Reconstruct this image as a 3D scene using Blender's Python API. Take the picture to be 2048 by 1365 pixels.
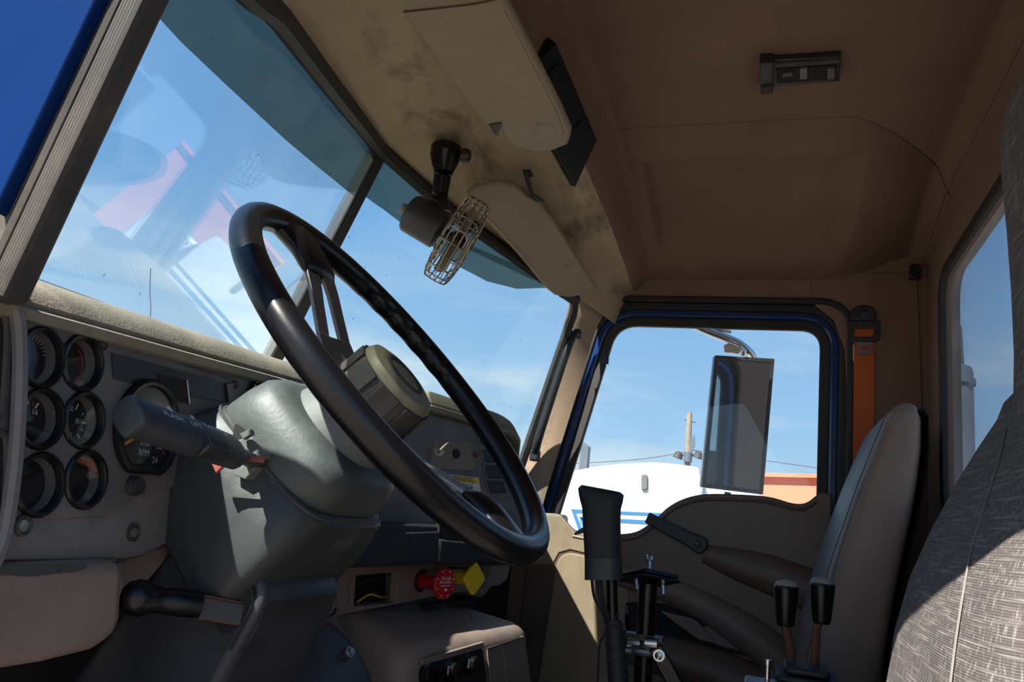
import bpy, bmesh, math, random
from mathutils import Vector, Matrix
random.seed(7)
for o in list(bpy.data.objects): bpy.data.objects.remove(o)
scene = bpy.context.scene
COL = scene.collection
V = Vector
# ------------------------------------------------------------------ camera
# cab axes: X across the cab to the passenger side, Y towards the windscreen, Z up.
# lengths below are measured from the lens; CZ lifts everything so the yard ground is z = 0
CZ = 1.8
FPX, CX, CY = 1600.0, 1024.0, 682.5
ROLL, PITCH, YAW = math.radians(6), math.radians(12.4), math.radians(18.7)
FW = V((math.cos(YAW)*math.cos(PITCH), math.sin(YAW)*math.cos(PITCH), math.sin(PITCH)))
RT0 = V((math.sin(YAW), -math.cos(YAW), 0)); UP0 = RT0.cross(FW)
RT = RT0*math.cos(ROLL) + UP0*math.sin(ROLL)
UP = UP0*math.cos(ROLL) - RT0*math.sin(ROLL)
cd = bpy.data.cameras.new('camera'); cam = bpy.data.objects.new('camera', cd); COL.objects.link(cam)
cd.sensor_fit = 'HORIZONTAL'; cd.sensor_width = 36; cd.lens = 36*FPX/2048
cd.clip_start = .01; cd.clip_end = 2000
cam.matrix_world = Matrix(((RT.x, UP.x, -FW.x, 0), (RT.y, UP.y, -FW.y, 0), (RT.z, UP.z, -FW.z, CZ), (0, 0, 0, 1)))
scene.camera = cam
# ------------------------------------------------------------------ sky, sun, exposure
vs = scene.view_settings
vs.view_transform = 'Standard'; vs.look = 'None'; vs.gamma = 1; vs.use_curve_mapping = False
vs.exposure = 0.0
SUNDIR = V((-.578, .282, .766)).normalized()          # towards the sun
wd = bpy.data.worlds.new('sky'); scene.world = wd; wd.use_nodes = True
nt = wd.node_tree; nt.nodes.clear()
def wn(t): return nt.nodes.new(t)
tc = wn('ShaderNodeTexCoord'); sep = wn('ShaderNodeSeparateXYZ'); ramp = wn('ShaderNodeValToRGB')
nt.links.new(tc.outputs['Generated'], sep.inputs[0]); nt.links.new(sep.outputs['Z'], ramp.inputs[0])
e = ramp.color_ramp.elements
e[0].position = 0; e[0].color = (.72, .88, 1.0, 1)
e[1].position = .85; e[1].color = (.12, .30, .68, 1)
k = e.new(.12); k.color = (.42, .69, .98, 1)
k = e.new(.36); k.color = (.22, .48, .88, 1)
mp = wn('ShaderNodeMapping'); mp.inputs['Scale'].default_value = (1.6, 1.6, 7.5); mp.inputs['Rotation'].default_value = (0.1, .1, .5); mp.inputs['Location'].default_value = (.9, .3, .25)
ns = wn('ShaderNodeTexNoise'); ns.inputs['Scale'].default_value = 1.9; ns.inputs['Detail'].default_value = 7; ns.inputs['Roughness'].default_value = .55
nt.links.new(tc.outputs['Generated'], mp.inputs[0]); nt.links.new(mp.outputs[0], ns.inputs['Vector'])
cr = wn('ShaderNodeValToRGB'); cr.color_ramp.elements[0].position = .44; cr.color_ramp.elements[1].position = .66
nt.links.new(ns.outputs['Fac'], cr.inputs[0])
low = wn('ShaderNodeMapRange'); low.inputs['From Min'].default_value = .32; low.inputs['From Max'].default_value = .16
nt.links.new(sep.outputs['Z'], low.inputs['Value'])
mul = wn('ShaderNodeMath'); mul.operation = 'MULTIPLY'; nt.links.new(cr.outputs[0], mul.inputs[0]); nt.links.new(low.outputs[0], mul.inputs[1])
mx = wn('ShaderNodeMixRGB'); mx.inputs[2].default_value = (.80, .92, 1.0, 1)
nt.links.new(mul.outputs[0], mx.inputs[0]); nt.links.new(ramp.outputs[0], mx.inputs[1])
bg = wn('ShaderNodeBackground'); bg.inputs['Strength'].default_value = 1.0
nt.links.new(mx.outputs[0], bg.inputs[0])
wo = wn('ShaderNodeOutputWorld'); nt.links.new(bg.outputs[0], wo.inputs[0])
sl = bpy.data.lights.new('sun', 'SUN'); sl.energy = 14.0; sl.angle = math.radians(.55); sl.color = (1, .95, .86)
so = bpy.data.objects.new('sun', sl); COL.objects.link(so)
so.rotation_euler = SUNDIR.to_track_quat('Z', 'Y').to_euler(); so.location = (0, 0, 30)

# ------------------------------------------------------------------ helpers: points
def ray(u, v): return (FW*FPX + RT*(u-CX) - UP*(v-CY))/FPX
def PX(u, v, x): d = ray(u, v); return d*(x/d.x)
def PY(u, v, y): d = ray(u, v); return d*(y/d.y)
def PZ(u, v, z): d = ray(u, v); return d*(z/d.z)
def PP(u, v, p, n): d = ray(u, v); return d*(p.dot(n)/d.dot(n))
def lerp(a, b, t): return a+(b-a)*t
def interp(tab, x):
    if x <= tab[0][0]: return tab[0][1]
    for (a, b), (c, d) in zip(tab, tab[1:]):
        if x <= c: return lerp(b, d, (x-a)/(c-a))
    return tab[-1][1]
def sm(t): t = max(0, min(1, t)); return t*t*(3-2*t)
def basis(n, up=V((0, 0, 1))):
    n = n.normalized(); x = up.cross(n)
    if x.length < 1e-4: x = V((1, 0, 0)).cross(n)
    x.normalize(); return x, n.cross(x), n        # right-ish, up-ish, normal
def roundpoly(pts, r, seg=6):
    out = []; N = len(pts)
    for i in range(N):
        p = V(pts[i]); a = V(pts[i-1])-p; b = V(pts[(i+1) % N])-p
        rr = r[i] if isinstance(r, (list, tuple)) else r
        rr = min(rr, a.length*.49, b.length*.49)
        if rr <= 0: out.append(p); continue
        A = p+a.normalized()*rr; B = p+b.normalized()*rr
        for k in range(seg+1):
            t = k/seg; out.append(A*(1-t)**2+p*2*t*(1-t)+B*t*t)
    return out
def offset2(pts, d):
    """offset a closed 2D outline outwards"""
    N = len(pts); area = sum(pts[i][0]*pts[(i+1) % N][1]-pts[(i+1) % N][0]*pts[i][1] for i in range(N))
    s = 1 if area > 0 else -1; out = []
    for i in range(N):
        a, p, b = V(pts[i-1]), V(pts[i]), V(pts[(i+1) % N])
        e1 = (p-a).normalized(); e2 = (b-p).normalized()
        n1 = V((e1.y, -e1.x))*s; n2 = V((e2.y, -e2.x))*s
        m = (n1+n2); l = m.length
        if l < 1e-6: out.append(p+n1*d); continue
        m /= l; out.append(p+m*(d/max(.4, m.dot(n1))))
    return out
def smooth_path(pts, per=6):
    P = [V(p) for p in pts]; out = []
    for i in range(len(P)-1):
        p0 = P[max(0, i-1)]; p1 = P[i]; p2 = P[i+1]; p3 = P[min(len(P)-1, i+2)]
        for k in range(per):
            t = k/per
            out.append(.5*((2*p1)+(p2-p0)*t+(2*p0-5*p1+4*p2-p3)*t*t+(3*p1-p0-3*p2+p3)*t**3))
    out.append(P[-1]); return out
# ------------------------------------------------------------------ helpers: meshes
class MB:
    def __init__(s): s.v = []; s.f = []
    def add(s, vs, fs):
        o = len(s.v); s.v += [V(p) for p in vs]; s.f += [[i+o for i in f] for f in fs]; return s
    def obox(s, c, ax, ay, az):
        c, ax, ay, az = V(c), V(ax), V(ay), V(az)
        vs = [c+ax*i+ay*j+az*k for k in (-1, 1) for j in (-1, 1) for i in (-1, 1)]
        return s.add(vs, [[0, 2, 3, 1], [4, 5, 7, 6], [0, 1, 5, 4], [2, 6, 7, 3], [0, 4, 6, 2], [1, 3, 7, 5]])
    def box(s, a, b):
        a, b = V(a), V(b); c = (a+b)/2; h = (b-a)/2
        return s.obox(c, (h.x, 0, 0), (0, h.y, 0), (0, 0, h.z))
    def prism(s, poly, vec):
        N = len(poly); vec = V(vec); P = [V(p) for p in poly]
        return s.add(P+[p+vec for p in P], [list(range(N))[::-1], list(range(N, 2*N))]+[[i, (i+1) % N, N+(i+1) % N, N+i] for i in range(N)])
    def ring(s, inner, outer, vec):
        N = len(inner); vec = V(vec); A = [V(p) for p in inner]; B = [V(p) for p in outer]
        vs = A+B+[p+vec for p in A]+[p+vec for p in B]; fs = []
        for i in range(N):
            j = (i+1) % N
            fs += [[i, j, N+j, N+i], [2*N+j, 2*N+i, 3*N+i, 3*N+j], [i, 2*N+i, 2*N+j, j], [N+j, 3*N+j, 3*N+i, N+i]]
        return s.add(vs, fs)
    def grid(s, rows, thick=None):
        R = len(rows); C = len(rows[0]); vs = [p for r in rows for p in r]
        fs = [[i*C+j, i*C+j+1, (i+1)*C+j+1, (i+1)*C+j] for i in range(R-1) for j in range(C-1)]
        s.add(vs, fs)
        return s
    def loft(s, rings, cap=True, closed=False):
        R = len(rings); C = len(rings[0]); vs = [p for r in rings for p in r]; fs = []
        for i in range(R if closed else R-1):
            k = (i+1) % R
            for j in range(C): fs.append([i*C+j, i*C+(j+1) % C, k*C+(j+1) % C, k*C+j])
        if cap and not closed: fs += [list(range(C))[::-1], [(R-1)*C+j for j in range(C)]]
        return s.add(vs, fs)
    def tube(s, pts, r, n=10, closed=False, cap=True, flat=None):
        P = [V(p) for p in pts]; N = len(P); rings = []; ref = None
        for i in range(N):
            t = (P[(i+1) % N]-P[i-1]) if closed else (P[min(i+1, N-1)]-P[max(i-1, 0)])
            t.normalize()
            if ref is None:
                ref = V((0, 0, 1)) if abs(t.z) < .9 else V((1, 0, 0))
            x = (ref-t*ref.dot(t)).normalized(); y = t.cross(x); ref = x
            rr = r[i] if isinstance(r, (list, tuple)) else r
            rings.append([P[i]+x*(rr*math.cos(2*math.pi*k/n))+y*(rr*math.sin(2*math.pi*k/n)) for k in range(n)])
        return s.loft(rings, cap, closed)
    def lathe(s, prof, o, axis, n=32, cap=True, sx=1.0):
        x, y, a = basis(V(axis)); o = V(o)
        rings = [[o+a*h+x*(sx*max(r, 1e-4)*math.cos(2*math.pi*k/n))+y*(max(r, 1e-4)*math.sin(2*math.pi*k/n)) for k in range(n)] for r, h in prof]
        return s.loft(rings, cap)
    def text(s, body, o, x, y, size, lift=.0003):
        """flat lettering, centred on o, along x, upright along y"""
        c = bpy.data.curves.new('t', 'FONT'); c.body = body; c.size = 1; c.align_x = 'CENTER'; c.align_y = 'CENTER'; c.resolution_u = 2
        ob = bpy.data.objects.new('t', c); COL.objects.link(ob)
        dg = bpy.context.evaluated_depsgraph_get(); me = bpy.data.meshes.new_from_object(ob.evaluated_get(dg))
        x = V(x).normalized(); y = V(y).normalized(); z = x.cross(y)
        s.add([V(o)+x*(p.co.x*size)+y*(p.co.y*size)+z*lift for p in me.vertices], [list(p.vertices) for p in me.polygons])
        bpy.data.objects.remove(ob); bpy.data.curves.remove(c); bpy.data.meshes.remove(me); return s
    def build(s, name, m, parent=None, smooth=40, bevel=0, seg=2, sub=0, solid=0, label=None):
        base = V(parent['_b']) if parent is not None and '_b' in parent else (sum(s.v, V((0, 0, 0)))/max(1, len(s.v)))
        me = bpy.data.meshes.new(name); me.from_pydata([tuple(p-base) for p in s.v], [], s.f); me.update()
        bm = bmesh.new(); bm.from_mesh(me)
        if solid == 0: bmesh.ops.recalc_face_normals(bm, faces=bm.faces)
        if smooth:
            for f in bm.faces: f.smooth = True
            th = math.radians(smooth)
            for ed in bm.edges:
                if len(ed.link_faces) == 2 and ed.calc_face_angle(0) > th: ed.smooth = False
        bm.to_mesh(me); bm.free()
        ob = bpy.data.objects.new(name, me); COL.objects.link(ob)
        me.materials.append(m)
        if solid:
            q = ob.modifiers.new('solid', 'SOLIDIFY'); q.thickness = solid; q.offset = -1
        if bevel:
            q = ob.modifiers.new('bevel', 'BEVEL'); q.width = bevel; q.segments = seg; q.limit_method = 'ANGLE'; q.angle_limit = math.radians(35); q.harden_normals = False
            for p in me.polygons: p.use_smooth = True
            me.set_sharp_from_angle(angle=math.radians(40)) if hasattr(me, 'set_sharp_from_angle') else None
        if sub:
            q = ob.modifiers.new('sub', 'SUBSURF'); q.levels = sub; q.render_levels = sub
        if parent is not None: ob.parent = parent; ob['_b'] = tuple(base)
        else: ob.location = base+V((0, 0, CZ)); ob['_b'] = tuple(base)
        if label: ob['label'] = label
        return ob
def thing(name, label, cat, base, group=None):
    o = bpy.data.objects.new(name, None); COL.objects.link(o); o.empty_display_size = .05
    o.location = V(base)+V((0, 0, CZ)); o['_b'] = tuple(base); o['label'] = label; o['category'] = cat
    if group: o['group'] = group
    return o
def tag(o, label, cat, group=None):
    o['label'] = label; o['category'] = cat
    if group: o['group'] = group
    return o
def struct(o, label=None):
    o['kind'] = 'structure'
    if label: o['label'] = label
    return o
def cut(ob, cutter):
    """cut openings into a panel and keep the result as its mesh"""
    me = bpy.data.meshes.new('c'); b0 = V(ob['_b']); me.from_pydata([tuple(p-b0) for p in cutter.v], [], cutter.f); me.update()
    bm = bmesh.new(); bm.from_mesh(me); bmesh.ops.recalc_face_normals(bm, faces=bm.faces); bm.to_mesh(me); bm.free()
    co = bpy.data.objects.new('c', me); COL.objects.link(co); co.parent = ob.parent
    q = ob.modifiers.new('cut', 'BOOLEAN'); q.object = co; q.operation = 'DIFFERENCE'; q.solver = 'EXACT'
    dg = bpy.context.evaluated_depsgraph_get(); dg.update()
    new = bpy.data.meshes.new_from_object(ob.evaluated_get(dg)); ob.modifiers.clear(); ob.data = new
    bpy.data.objects.remove(co); bpy.data.meshes.remove(me)
    if hasattr(new, 'set_sharp_from_angle'): new.set_sharp_from_angle(angle=math.radians(35))
# ------------------------------------------------------------------ materials
def mat(name, col, rough=.6, metal=0, var=.2, vscale=9, bump=.15, bscale=160, dirt=None, dlo=.52, dhi=.75, dscale=7, coat=0, streak=None):
    m = bpy.data.materials.new(name); m.use_nodes = True; t = m.node_tree; b = t.nodes['Principled BSDF']
    N = t.nodes.new; L = t.links.new
    tc = N('ShaderNodeTexCoord'); src = tc.outputs['Object']
    if streak:
        mp = N('ShaderNodeMapping'); mp.inputs['Scale'].default_value = streak; L(src, mp.inputs[0]); src = mp.outputs[0]
    n1 = N('ShaderNodeTexNoise'); n1.inputs['Scale'].default_value = vscale; n1.inputs['Detail'].default_value = 6; n1.inputs['Roughness'].default_value = .62
    L(src, n1.inputs['Vector'])
    r = N('ShaderNodeMapRange'); r.inputs['From Min'].default_value = .3; r.inputs['From Max'].default_value = .7
    r.inputs['To Min'].default_value = 1-var; r.inputs['To Max'].default_value = 1+var; L(n1.outputs['Fac'], r.inputs['Value'])
    mm = N('ShaderNodeMixRGB'); mm.blend_type = 'MULTIPLY'; mm.inputs[0].default_value = 1; mm.inputs[1].default_value = (*col, 1)
    L(r.outputs[0], mm.inputs[2]); out = mm.outputs[0]
    if dirt:
        n2 = N('ShaderNodeTexNoise'); n2.inputs['Scale'].default_value = dscale; n2.inputs['Detail'].default_value = 9; n2.inputs['Roughness'].default_value = .68
        L(src, n2.inputs['Vector'])
        r2 = N('ShaderNodeMapRange'); r2.inputs['From Min'].default_value = dlo; r2.inputs['From Max'].default_value = dhi; L(n2.outputs['Fac'], r2.inputs['Value'])
        m2 = N('ShaderNodeMixRGB'); L(r2.outputs[0], m2.inputs[0]); L(out, m2.inputs[1]); m2.inputs[2].default_value = (*dirt, 1); out = m2.outputs[0]
    L(out, b.inputs['Base Color']); b.inputs['Roughness'].default_value = rough; b.inputs['Metallic'].default_value = metal
    if coat: b.inputs['Coat Weight'].default_value = coat; b.inputs['Coat Roughness'].default_value = .08
    if bump:
        n3 = N('ShaderNodeTexNoise'); n3.inputs['Scale'].default_value = bscale; n3.inputs['Detail'].default_value = 4
        L(tc.outputs['Object'], n3.inputs['Vector']); bp = N('ShaderNodeBump'); bp.inputs['Strength'].default_value = bump; bp.inputs['Distance'].default_value = .002
        L(n3.outputs['Fac'], bp.inputs['Height']); L(bp.outputs[0], b.inputs['Normal'])
    return m
def glass(name, tint, refl=1.0, haze=.0, specks=0, hazecol=(.8, .85, .9)):
    m = bpy.data.materials.new(name); m.use_nodes = True; t = m.node_tree; t.nodes.clear(); N = t.nodes.new; L = t.links.new
    o = N('ShaderNodeOutputMaterial'); tr = N('ShaderNodeBsdfTransparent'); tr.inputs[0].default_value = (*tint, 1)
    gl = N('ShaderNodeBsdfGlossy'); gl.inputs['Roughness'].default_value = .01
    fr = N('ShaderNodeFresnel'); ge = N('ShaderNodeNewGeometry'); io = N('ShaderNodeMapRange')      # same reflectance on both faces of the pane
    io.inputs['To Min'].default_value = 1.45; io.inputs['To Max'].default_value = 1/1.45; L(ge.outputs['Backfacing'], io.inputs['Value']); L(io.outputs[0], fr.inputs['IOR'])
    mu = N('ShaderNodeMath'); mu.operation = 'MULTIPLY'; mu.inputs[1].default_value = refl; L(fr.outputs[0], mu.inputs[0])
    mixs = N('ShaderNodeMixShader'); L(mu.outputs[0], mixs.inputs[0]); L(tr.outputs[0], mixs.inputs[1]); L(gl.outputs[0], mixs.inputs[2]); res = mixs.outputs[0]
    if haze or specks:
        df = N('ShaderNodeBsdfDiffuse'); df.inputs[0].default_value = (*hazecol, 1); tl = N('ShaderNodeBsdfTranslucent'); tl.inputs[0].default_value = (*hazecol, 1)
        ad = N('ShaderNodeMixShader'); ad.inputs[0].default_value = .5; L(df.outputs[0], ad.inputs[1]); L(tl.outputs[0], ad.inputs[2])
        tc = N('ShaderNodeTexCoord'); n = N('ShaderNodeTexNoise'); n.inputs['Scale'].default_value = 5; n.inputs['Detail'].default_value = 8
        L(tc.outputs['Object'], n.inputs['Vector'])
        r = N('ShaderNodeMapRange'); r.inputs['From Min'].default_value = .4; r.inputs['From Max'].default_value = .75; r.inputs['To Min'].default_value = haze*.4; r.inputs['To Max'].default_value = haze*1.6; L(n.outputs['Fac'], r.inputs['Value'])
        m2 = N('ShaderNodeMixShader'); L(r.outputs[0], m2.inputs[0]); L(res, m2.inputs[1]); L(ad.outputs[0], m2.inputs[2]); res = m2.outputs[0]
        if specks:
            vo = N('ShaderNodeTexVoronoi'); vo.inputs['Scale'].default_value = 34; vo.inputs['Randomness'].default_value = 1; L(tc.outputs['Object'], vo.inputs['Vector'])
            sc = N('ShaderNodeSeparateColor'); L(vo.outputs['Color'], sc.inputs[0])
            a = N('ShaderNodeMath'); a.operation = 'LESS_THAN'; L(vo.outputs['Distance'], a.inputs[0]); a.inputs[1].default_value = .065
            g = N('ShaderNodeMath'); g.operation = 'GREATER_THAN'; L(sc.outputs[0], g.inputs[0]); g.inputs[1].default_value = .72
            mu2 = N('ShaderNodeMath'); mu2.operation = 'MULTIPLY'; L(a.outputs[0], mu2.inputs[0]); L(g.outputs[0], mu2.inputs[1])
            mu3 = N('ShaderNodeMath'); mu3.operation = 'MULTIPLY'; L(mu2.outputs[0], mu3.inputs[0]); mu3.inputs[1].default_value = specks
            d2 = N('ShaderNodeBsdfDiffuse'); d2.inputs[0].default_value = (.12, .12, .11, 1)
            m3 = N('ShaderNodeMixShader'); L(mu3.outputs[0], m3.inputs[0]); L(res, m3.inputs[1]); L(d2.outputs[0], m3.inputs[2]); res = m3.outputs[0]
    L(res, o.inputs[0]); return m
DUST = (.30, .27, .22)
m_headliner = mat('brown headliner', (.215, .125, .085), .85, var=.12, vscale=4, bump=.05, dirt=(.20, .125, .085), dlo=.5, dhi=.8, dscale=3)
m_header = mat('tan header', (.43, .325, .215), .8, var=.12, vscale=5, bump=.05, dirt=(.17, .115, .075), dlo=.53, dhi=.70, dscale=6, streak=(.6, 1.6, 1.6))
m_visor = mat('visor vinyl', (.32, .25, .178), .65, var=.10, vscale=8, bump=.12, bscale=400, dirt=(.14, .105, .075), dlo=.6, dhi=.78, dscale=9)
m_trim = mat('tan trim', (.40, .30, .21), .7, var=.15, vscale=9, bump=.08, dirt=(.20, .14, .10), dlo=.55, dhi=.8, dscale=8)
m_wall = mat('brown wall trim', (.22, .135, .095), .75, var=.15, vscale=7, bump=.08, dirt=(.13, .085, .06), dlo=.5, dhi=.8)
m_door = mat('brown door vinyl', (.145, .098, .070), .38, var=.12, vscale=8, bump=.2, bscale=420, dirt=(.19, .145, .11), dlo=.62, dhi=.85)
m_arm = mat('light brown vinyl', (.22, .16, .12), .45, var=.12, vscale=10, bump=.2, bscale=420, dirt=(.20, .14, .10), dlo=.55, dhi=.8)
m_doorlight = mat('tan door panel', (.32, .24, .155), .7, var=.12, vscale=10, bump=.1, dirt=(.20, .145, .095), dlo=.6, dhi=.85, streak=(1, 2.2, .9))
m_brown = mat('brown dash plastic', (.225, .165, .135), .55, var=.18, vscale=10, bump=.12, dirt=(.25, .20, .16), dlo=.55, dhi=.85, dscale=6)
m_dash = mat('black dash plastic', (.135, .125, .125), .6, var=.25, vscale=14, bump=.2, bscale=300, dirt=(.20, .18, .165), dlo=.5, dhi=.85, dscale=11)
m_pad = mat('dusty dash pad', (.21, .185, .145), .8, var=.2, vscale=12, bump=.3, bscale=350, dirt=(.38, .33, .25), dlo=.5, dhi=.8)
m_black = mat('black plastic', (.022, .022, .025), .42, var=.2, vscale=20, bump=.05, dirt=(.07, .065, .06), dlo=.6, dhi=.9)
m_rim = mat('black wheel rim', (.0048, .0046, .0056), .30, var=.2, vscale=10, bump=.05, bscale=240, dirt=(.011, .010, .010), dlo=.55, dhi=.9)
m_rim.node_tree.nodes['Principled BSDF'].inputs['Specular IOR Level'].default_value = .38
m_rubber = mat('black rubber', (.018, .017, .017), .6, var=.2, bump=.1, dirt=(.05, .045, .038), dlo=.55, dhi=.85, dscale=10)
m_gasket = mat('dusty rubber gasket', (.042, .037, .033), .7, var=.2, bump=.1, dirt=(.10, .082, .064), dlo=.5, dhi=.8, dscale=9)
m_shroud = mat('faded column plastic', (.058, .065, .063), .5, var=.3, vscale=12, bump=.14, bscale=220, dirt=(.15, .157, .14), dlo=.5, dhi=.85, dscale=9)
m_shroud2 = mat('dark column plastic', (.036, .040, .042), .5, var=.25, vscale=12, bump=.12, bscale=220, dirt=(.16, .17, .155), dlo=.55, dhi=.9, dscale=10)
m_cover = mat('dark blue column cover', (.034, .037, .045), .5, var=.25, vscale=12, bump=.12, dirt=(.10, .095, .085), dlo=.55, dhi=.85, dscale=8)
m_collar = mat('grey collar plastic', (.135, .142, .13), .6, var=.2, vscale=12, bump=.1, dirt=(.075, .072, .062), dlo=.5, dhi=.75, dscale=12)
m_hub = mat('worn hub rubber', (.046, .041, .038), .65, var=.25, vscale=16, bump=.25, dirt=(.14, .12, .09), dlo=.5, dhi=.85, dscale=14)
m_hubcap = mat('dusty hub cap', (.24, .205, .14), .5, var=.2, vscale=10, bump=.1, dirt=(.10, .09, .07), dlo=.5, dhi=.8)
m_spoke = mat('grey steel spoke', (.20, .18, .17), .42, .6, var=.25, vscale=18, bump=.08, dirt=(.10, .07, .055), dlo=.6, dhi=.85)
m_steel = mat('bright steel', (.55, .55, .55), .25, 1, var=.15, bump=.03)
m_cast = mat('cast aluminium', (.42, .42, .42), .42, .9, var=.2, bump=.3, bscale=200)
m_wire = mat('fan wire chrome', (.34, .29, .23), .32, .8, var=.2, bump=.05)
m_rust = mat('rusty lever', (.13, .05, .03), .7, .2, var=.3, bump=.4, bscale=200, dirt=(.05, .03, .025), dlo=.5, dhi=.7)
m_blue = mat('blue paint', (.0035, .022, .10), .35, var=.06, bump=0)
m_blue.node_tree.nodes['Principled BSDF'].inputs['Specular IOR Level'].default_value = .06
m_bluedk = mat('blue door paint', (.003, .026, .12), .3, var=.08, bump=0, coat=.5)
m_seat = mat('brown seat vinyl', (.28, .19, .14), .5, var=.14, vscale=9, bump=.2, bscale=380, dirt=(.30, .235, .19), dlo=.62, dhi=.85, dscale=8)
m_seatfr = mat('grey brown seat front', (.16, .135, .125), .45, var=.14, vscale=9, bump=.2, bscale=380, dirt=(.33, .29, .26), dlo=.6, dhi=.85)
m_belt = mat('orange belt webbing', (.50, .10, .018), .7, var=.1, bump=.3, bscale=900)
m_red = mat('red knob plastic', (.42, .012, .012), .38, var=.08, bump=0)
m_yellow = mat('yellow knob plastic', (.72, .50, .02), .4, var=.06, bump=0)
m_white = mat('white print', (.75, .75, .72), .6, var=.03, bump=0)
m_grey = mat('grey print', (.55, .58, .62), .6, var=.03, bump=0)
m_stickw = mat('white sticker', (.62, .60, .56), .5, var=.08, bump=0)
m_sticky = mat('yellow sticker', (.75, .48, .04), .5, var=.08, bump=0)
m_ink = mat('black ink', (.02, .02, .02), .6, var=.03, bump=0)
m_redink = mat('red ink', (.22, .018, .026), .6, var=.03, bump=0)
m_greenink = mat('green ink', (.03, .16, .10), .6, var=.03, bump=0)
m_orange = mat('orange needle', (.75, .28, .03), .5, var=.03, bump=0)
m_face = mat('gauge face black', (.010, .011, .013), .5, var=.1, bump=0)
m_face.node_tree.nodes['Principled BSDF'].inputs['Specular IOR Level'].default_value = .12
m_dark = mat('dark cavity', (.012, .011, .011), .8, var=.2, bump=0)
m_truck = mat('white truck paint', (.85, .86, .86), .3, var=.03, bump=0, coat=.4)
m_stripe = mat('light blue stripe', (.04, .17, .36), .35, var=.03, bump=0)
m_wood = mat('weathered pole wood', (.26, .21, .16), .9, var=.2, vscale=4, bump=.2, bscale=30)
m_build = mat('orange roof sheet', (.75, .22, .12), .7, var=.08, vscale=.4, bump=0)
m_ground = mat('gravel yard', (.21, .172, .137), .95, var=.25, vscale=.6, bump=.4, bscale=9, dirt=(.26, .215, .175), dscale=.4)
m_chrome = mat('chrome arm', (.6, .58, .56), .18, 1, var=.1, bump=0)
m_stack = mat('grey exhaust metal', (.12, .14, .17), .5, .3, var=.15, bump=0)
m_glass = glass('windscreen glass', (.93, .97, .97), 1.0, .02, .5)
m_glassd = glass('door glass', (.93, .96, .97), .9, .012)
m_glassr = glass('dusty rear glass', (.80, .86, .90), .9, .10)
m_lens = glass('gauge lens', (.95, .95, .95), .8, .012, hazecol=(.4, .38, .36))
m_band = glass('teal shade band', (.46, .47, .42), .5, .035, hazecol=(.25, .4, .42))
mm = bpy.data.materials.new('mirror glass'); mm.use_nodes = True; b = mm.node_tree.nodes['Principled BSDF']
b.inputs['Base Color'].default_value = (.45, .52, .54, 1); b.inputs['Metallic'].default_value = 1; b.inputs['Roughness'].default_value = .04; m_mirror = mm
# seat cover: woven grey velour with pale slubs
def fabric(name, col, slub):
    m = bpy.data.materials.new(name); m.use_nodes = True; t = m.node_tree; b = t.nodes['Principled BSDF']; N = t.nodes.new; L = t.links.new
    tc = N('ShaderNodeTexCoord')
    def noise(scale, sx, det=3):
        mp = N('ShaderNodeMapping'); mp.inputs['Scale'].default_value = sx; L(tc.outputs['Object'], mp.inputs[0])
        n = N('ShaderNodeTexNoise'); n.inputs['Scale'].default_value = scale; n.inputs['Detail'].default_value = det; L(mp.outputs[0], n.inputs['Vector']); return n.outputs['Fac']
    def rng(s, a, b_): 
        r = N('ShaderNodeMapRange'); r.inputs['From Min'].default_value = a; r.inputs['From Max'].default_value = b_; L(s, r.inputs['Value']); return r.outputs[0]
    h = rng(noise(10, (1.6, 1.6, 46), 2), .53, .68); v = rng(noise(10, (42, 42, 1.6), 2), .54, .68)
    ad = N('ShaderNodeMath'); ad.operation = 'MAXIMUM'; L(h, ad.inputs[0]); L(v, ad.inputs[1])
    mu = N('ShaderNodeMath'); mu.operation = 'MULTIPLY'; L(ad.outputs[0], mu.inputs[0]); mu.inputs[1].default_value = .62
    mix = N('ShaderNodeMixRGB'); L(mu.outputs[0], mix.inputs[0]); mix.inputs[1].default_value = (*col, 1); mix.inputs[2].default_value = (*slub, 1)
    L(mix.outputs[0], b.inputs['Base Color']); b.inputs['Roughness'].default_value = .95
    w = N('ShaderNodeTexWave'); w.wave_type = 'BANDS'; w.bands_direction = 'Z'; w.inputs['Scale'].default_value = 170; w.inputs['Distortion'].default_value = 2; w.inputs['Detail'].default_value = 2; w.inputs['Detail Scale'].default_value = 4
    L(tc.outputs['Object'], w.inputs['Vector'])
    bp = N('ShaderNodeBump'); bp.inputs['Strength'].default_value = .35; bp.inputs['Distance'].default_value = .001; L(w.outputs['Fac'], bp.inputs['Height'])
    bp2 = N('ShaderNodeBump'); bp2.inputs['Strength'].default_value = .5; bp2.inputs['Distance'].default_value = .02
    L(noise(7, (1, 1, 1), 4), bp2.inputs['Height']); L(bp.outputs[0], bp2.inputs['Normal']); L(bp2.outputs[0], b.inputs['Normal'])
    return m
m_fabric = fabric('grey velour seat cover', (.090, .076, .072), (.30, .27, .25))
m_seam = mat('pale seam thread', (.20, .18, .165), .9, bump=.2)

# ================================================================== THE SHELL OF THE CAB
XD = 2.08
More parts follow.
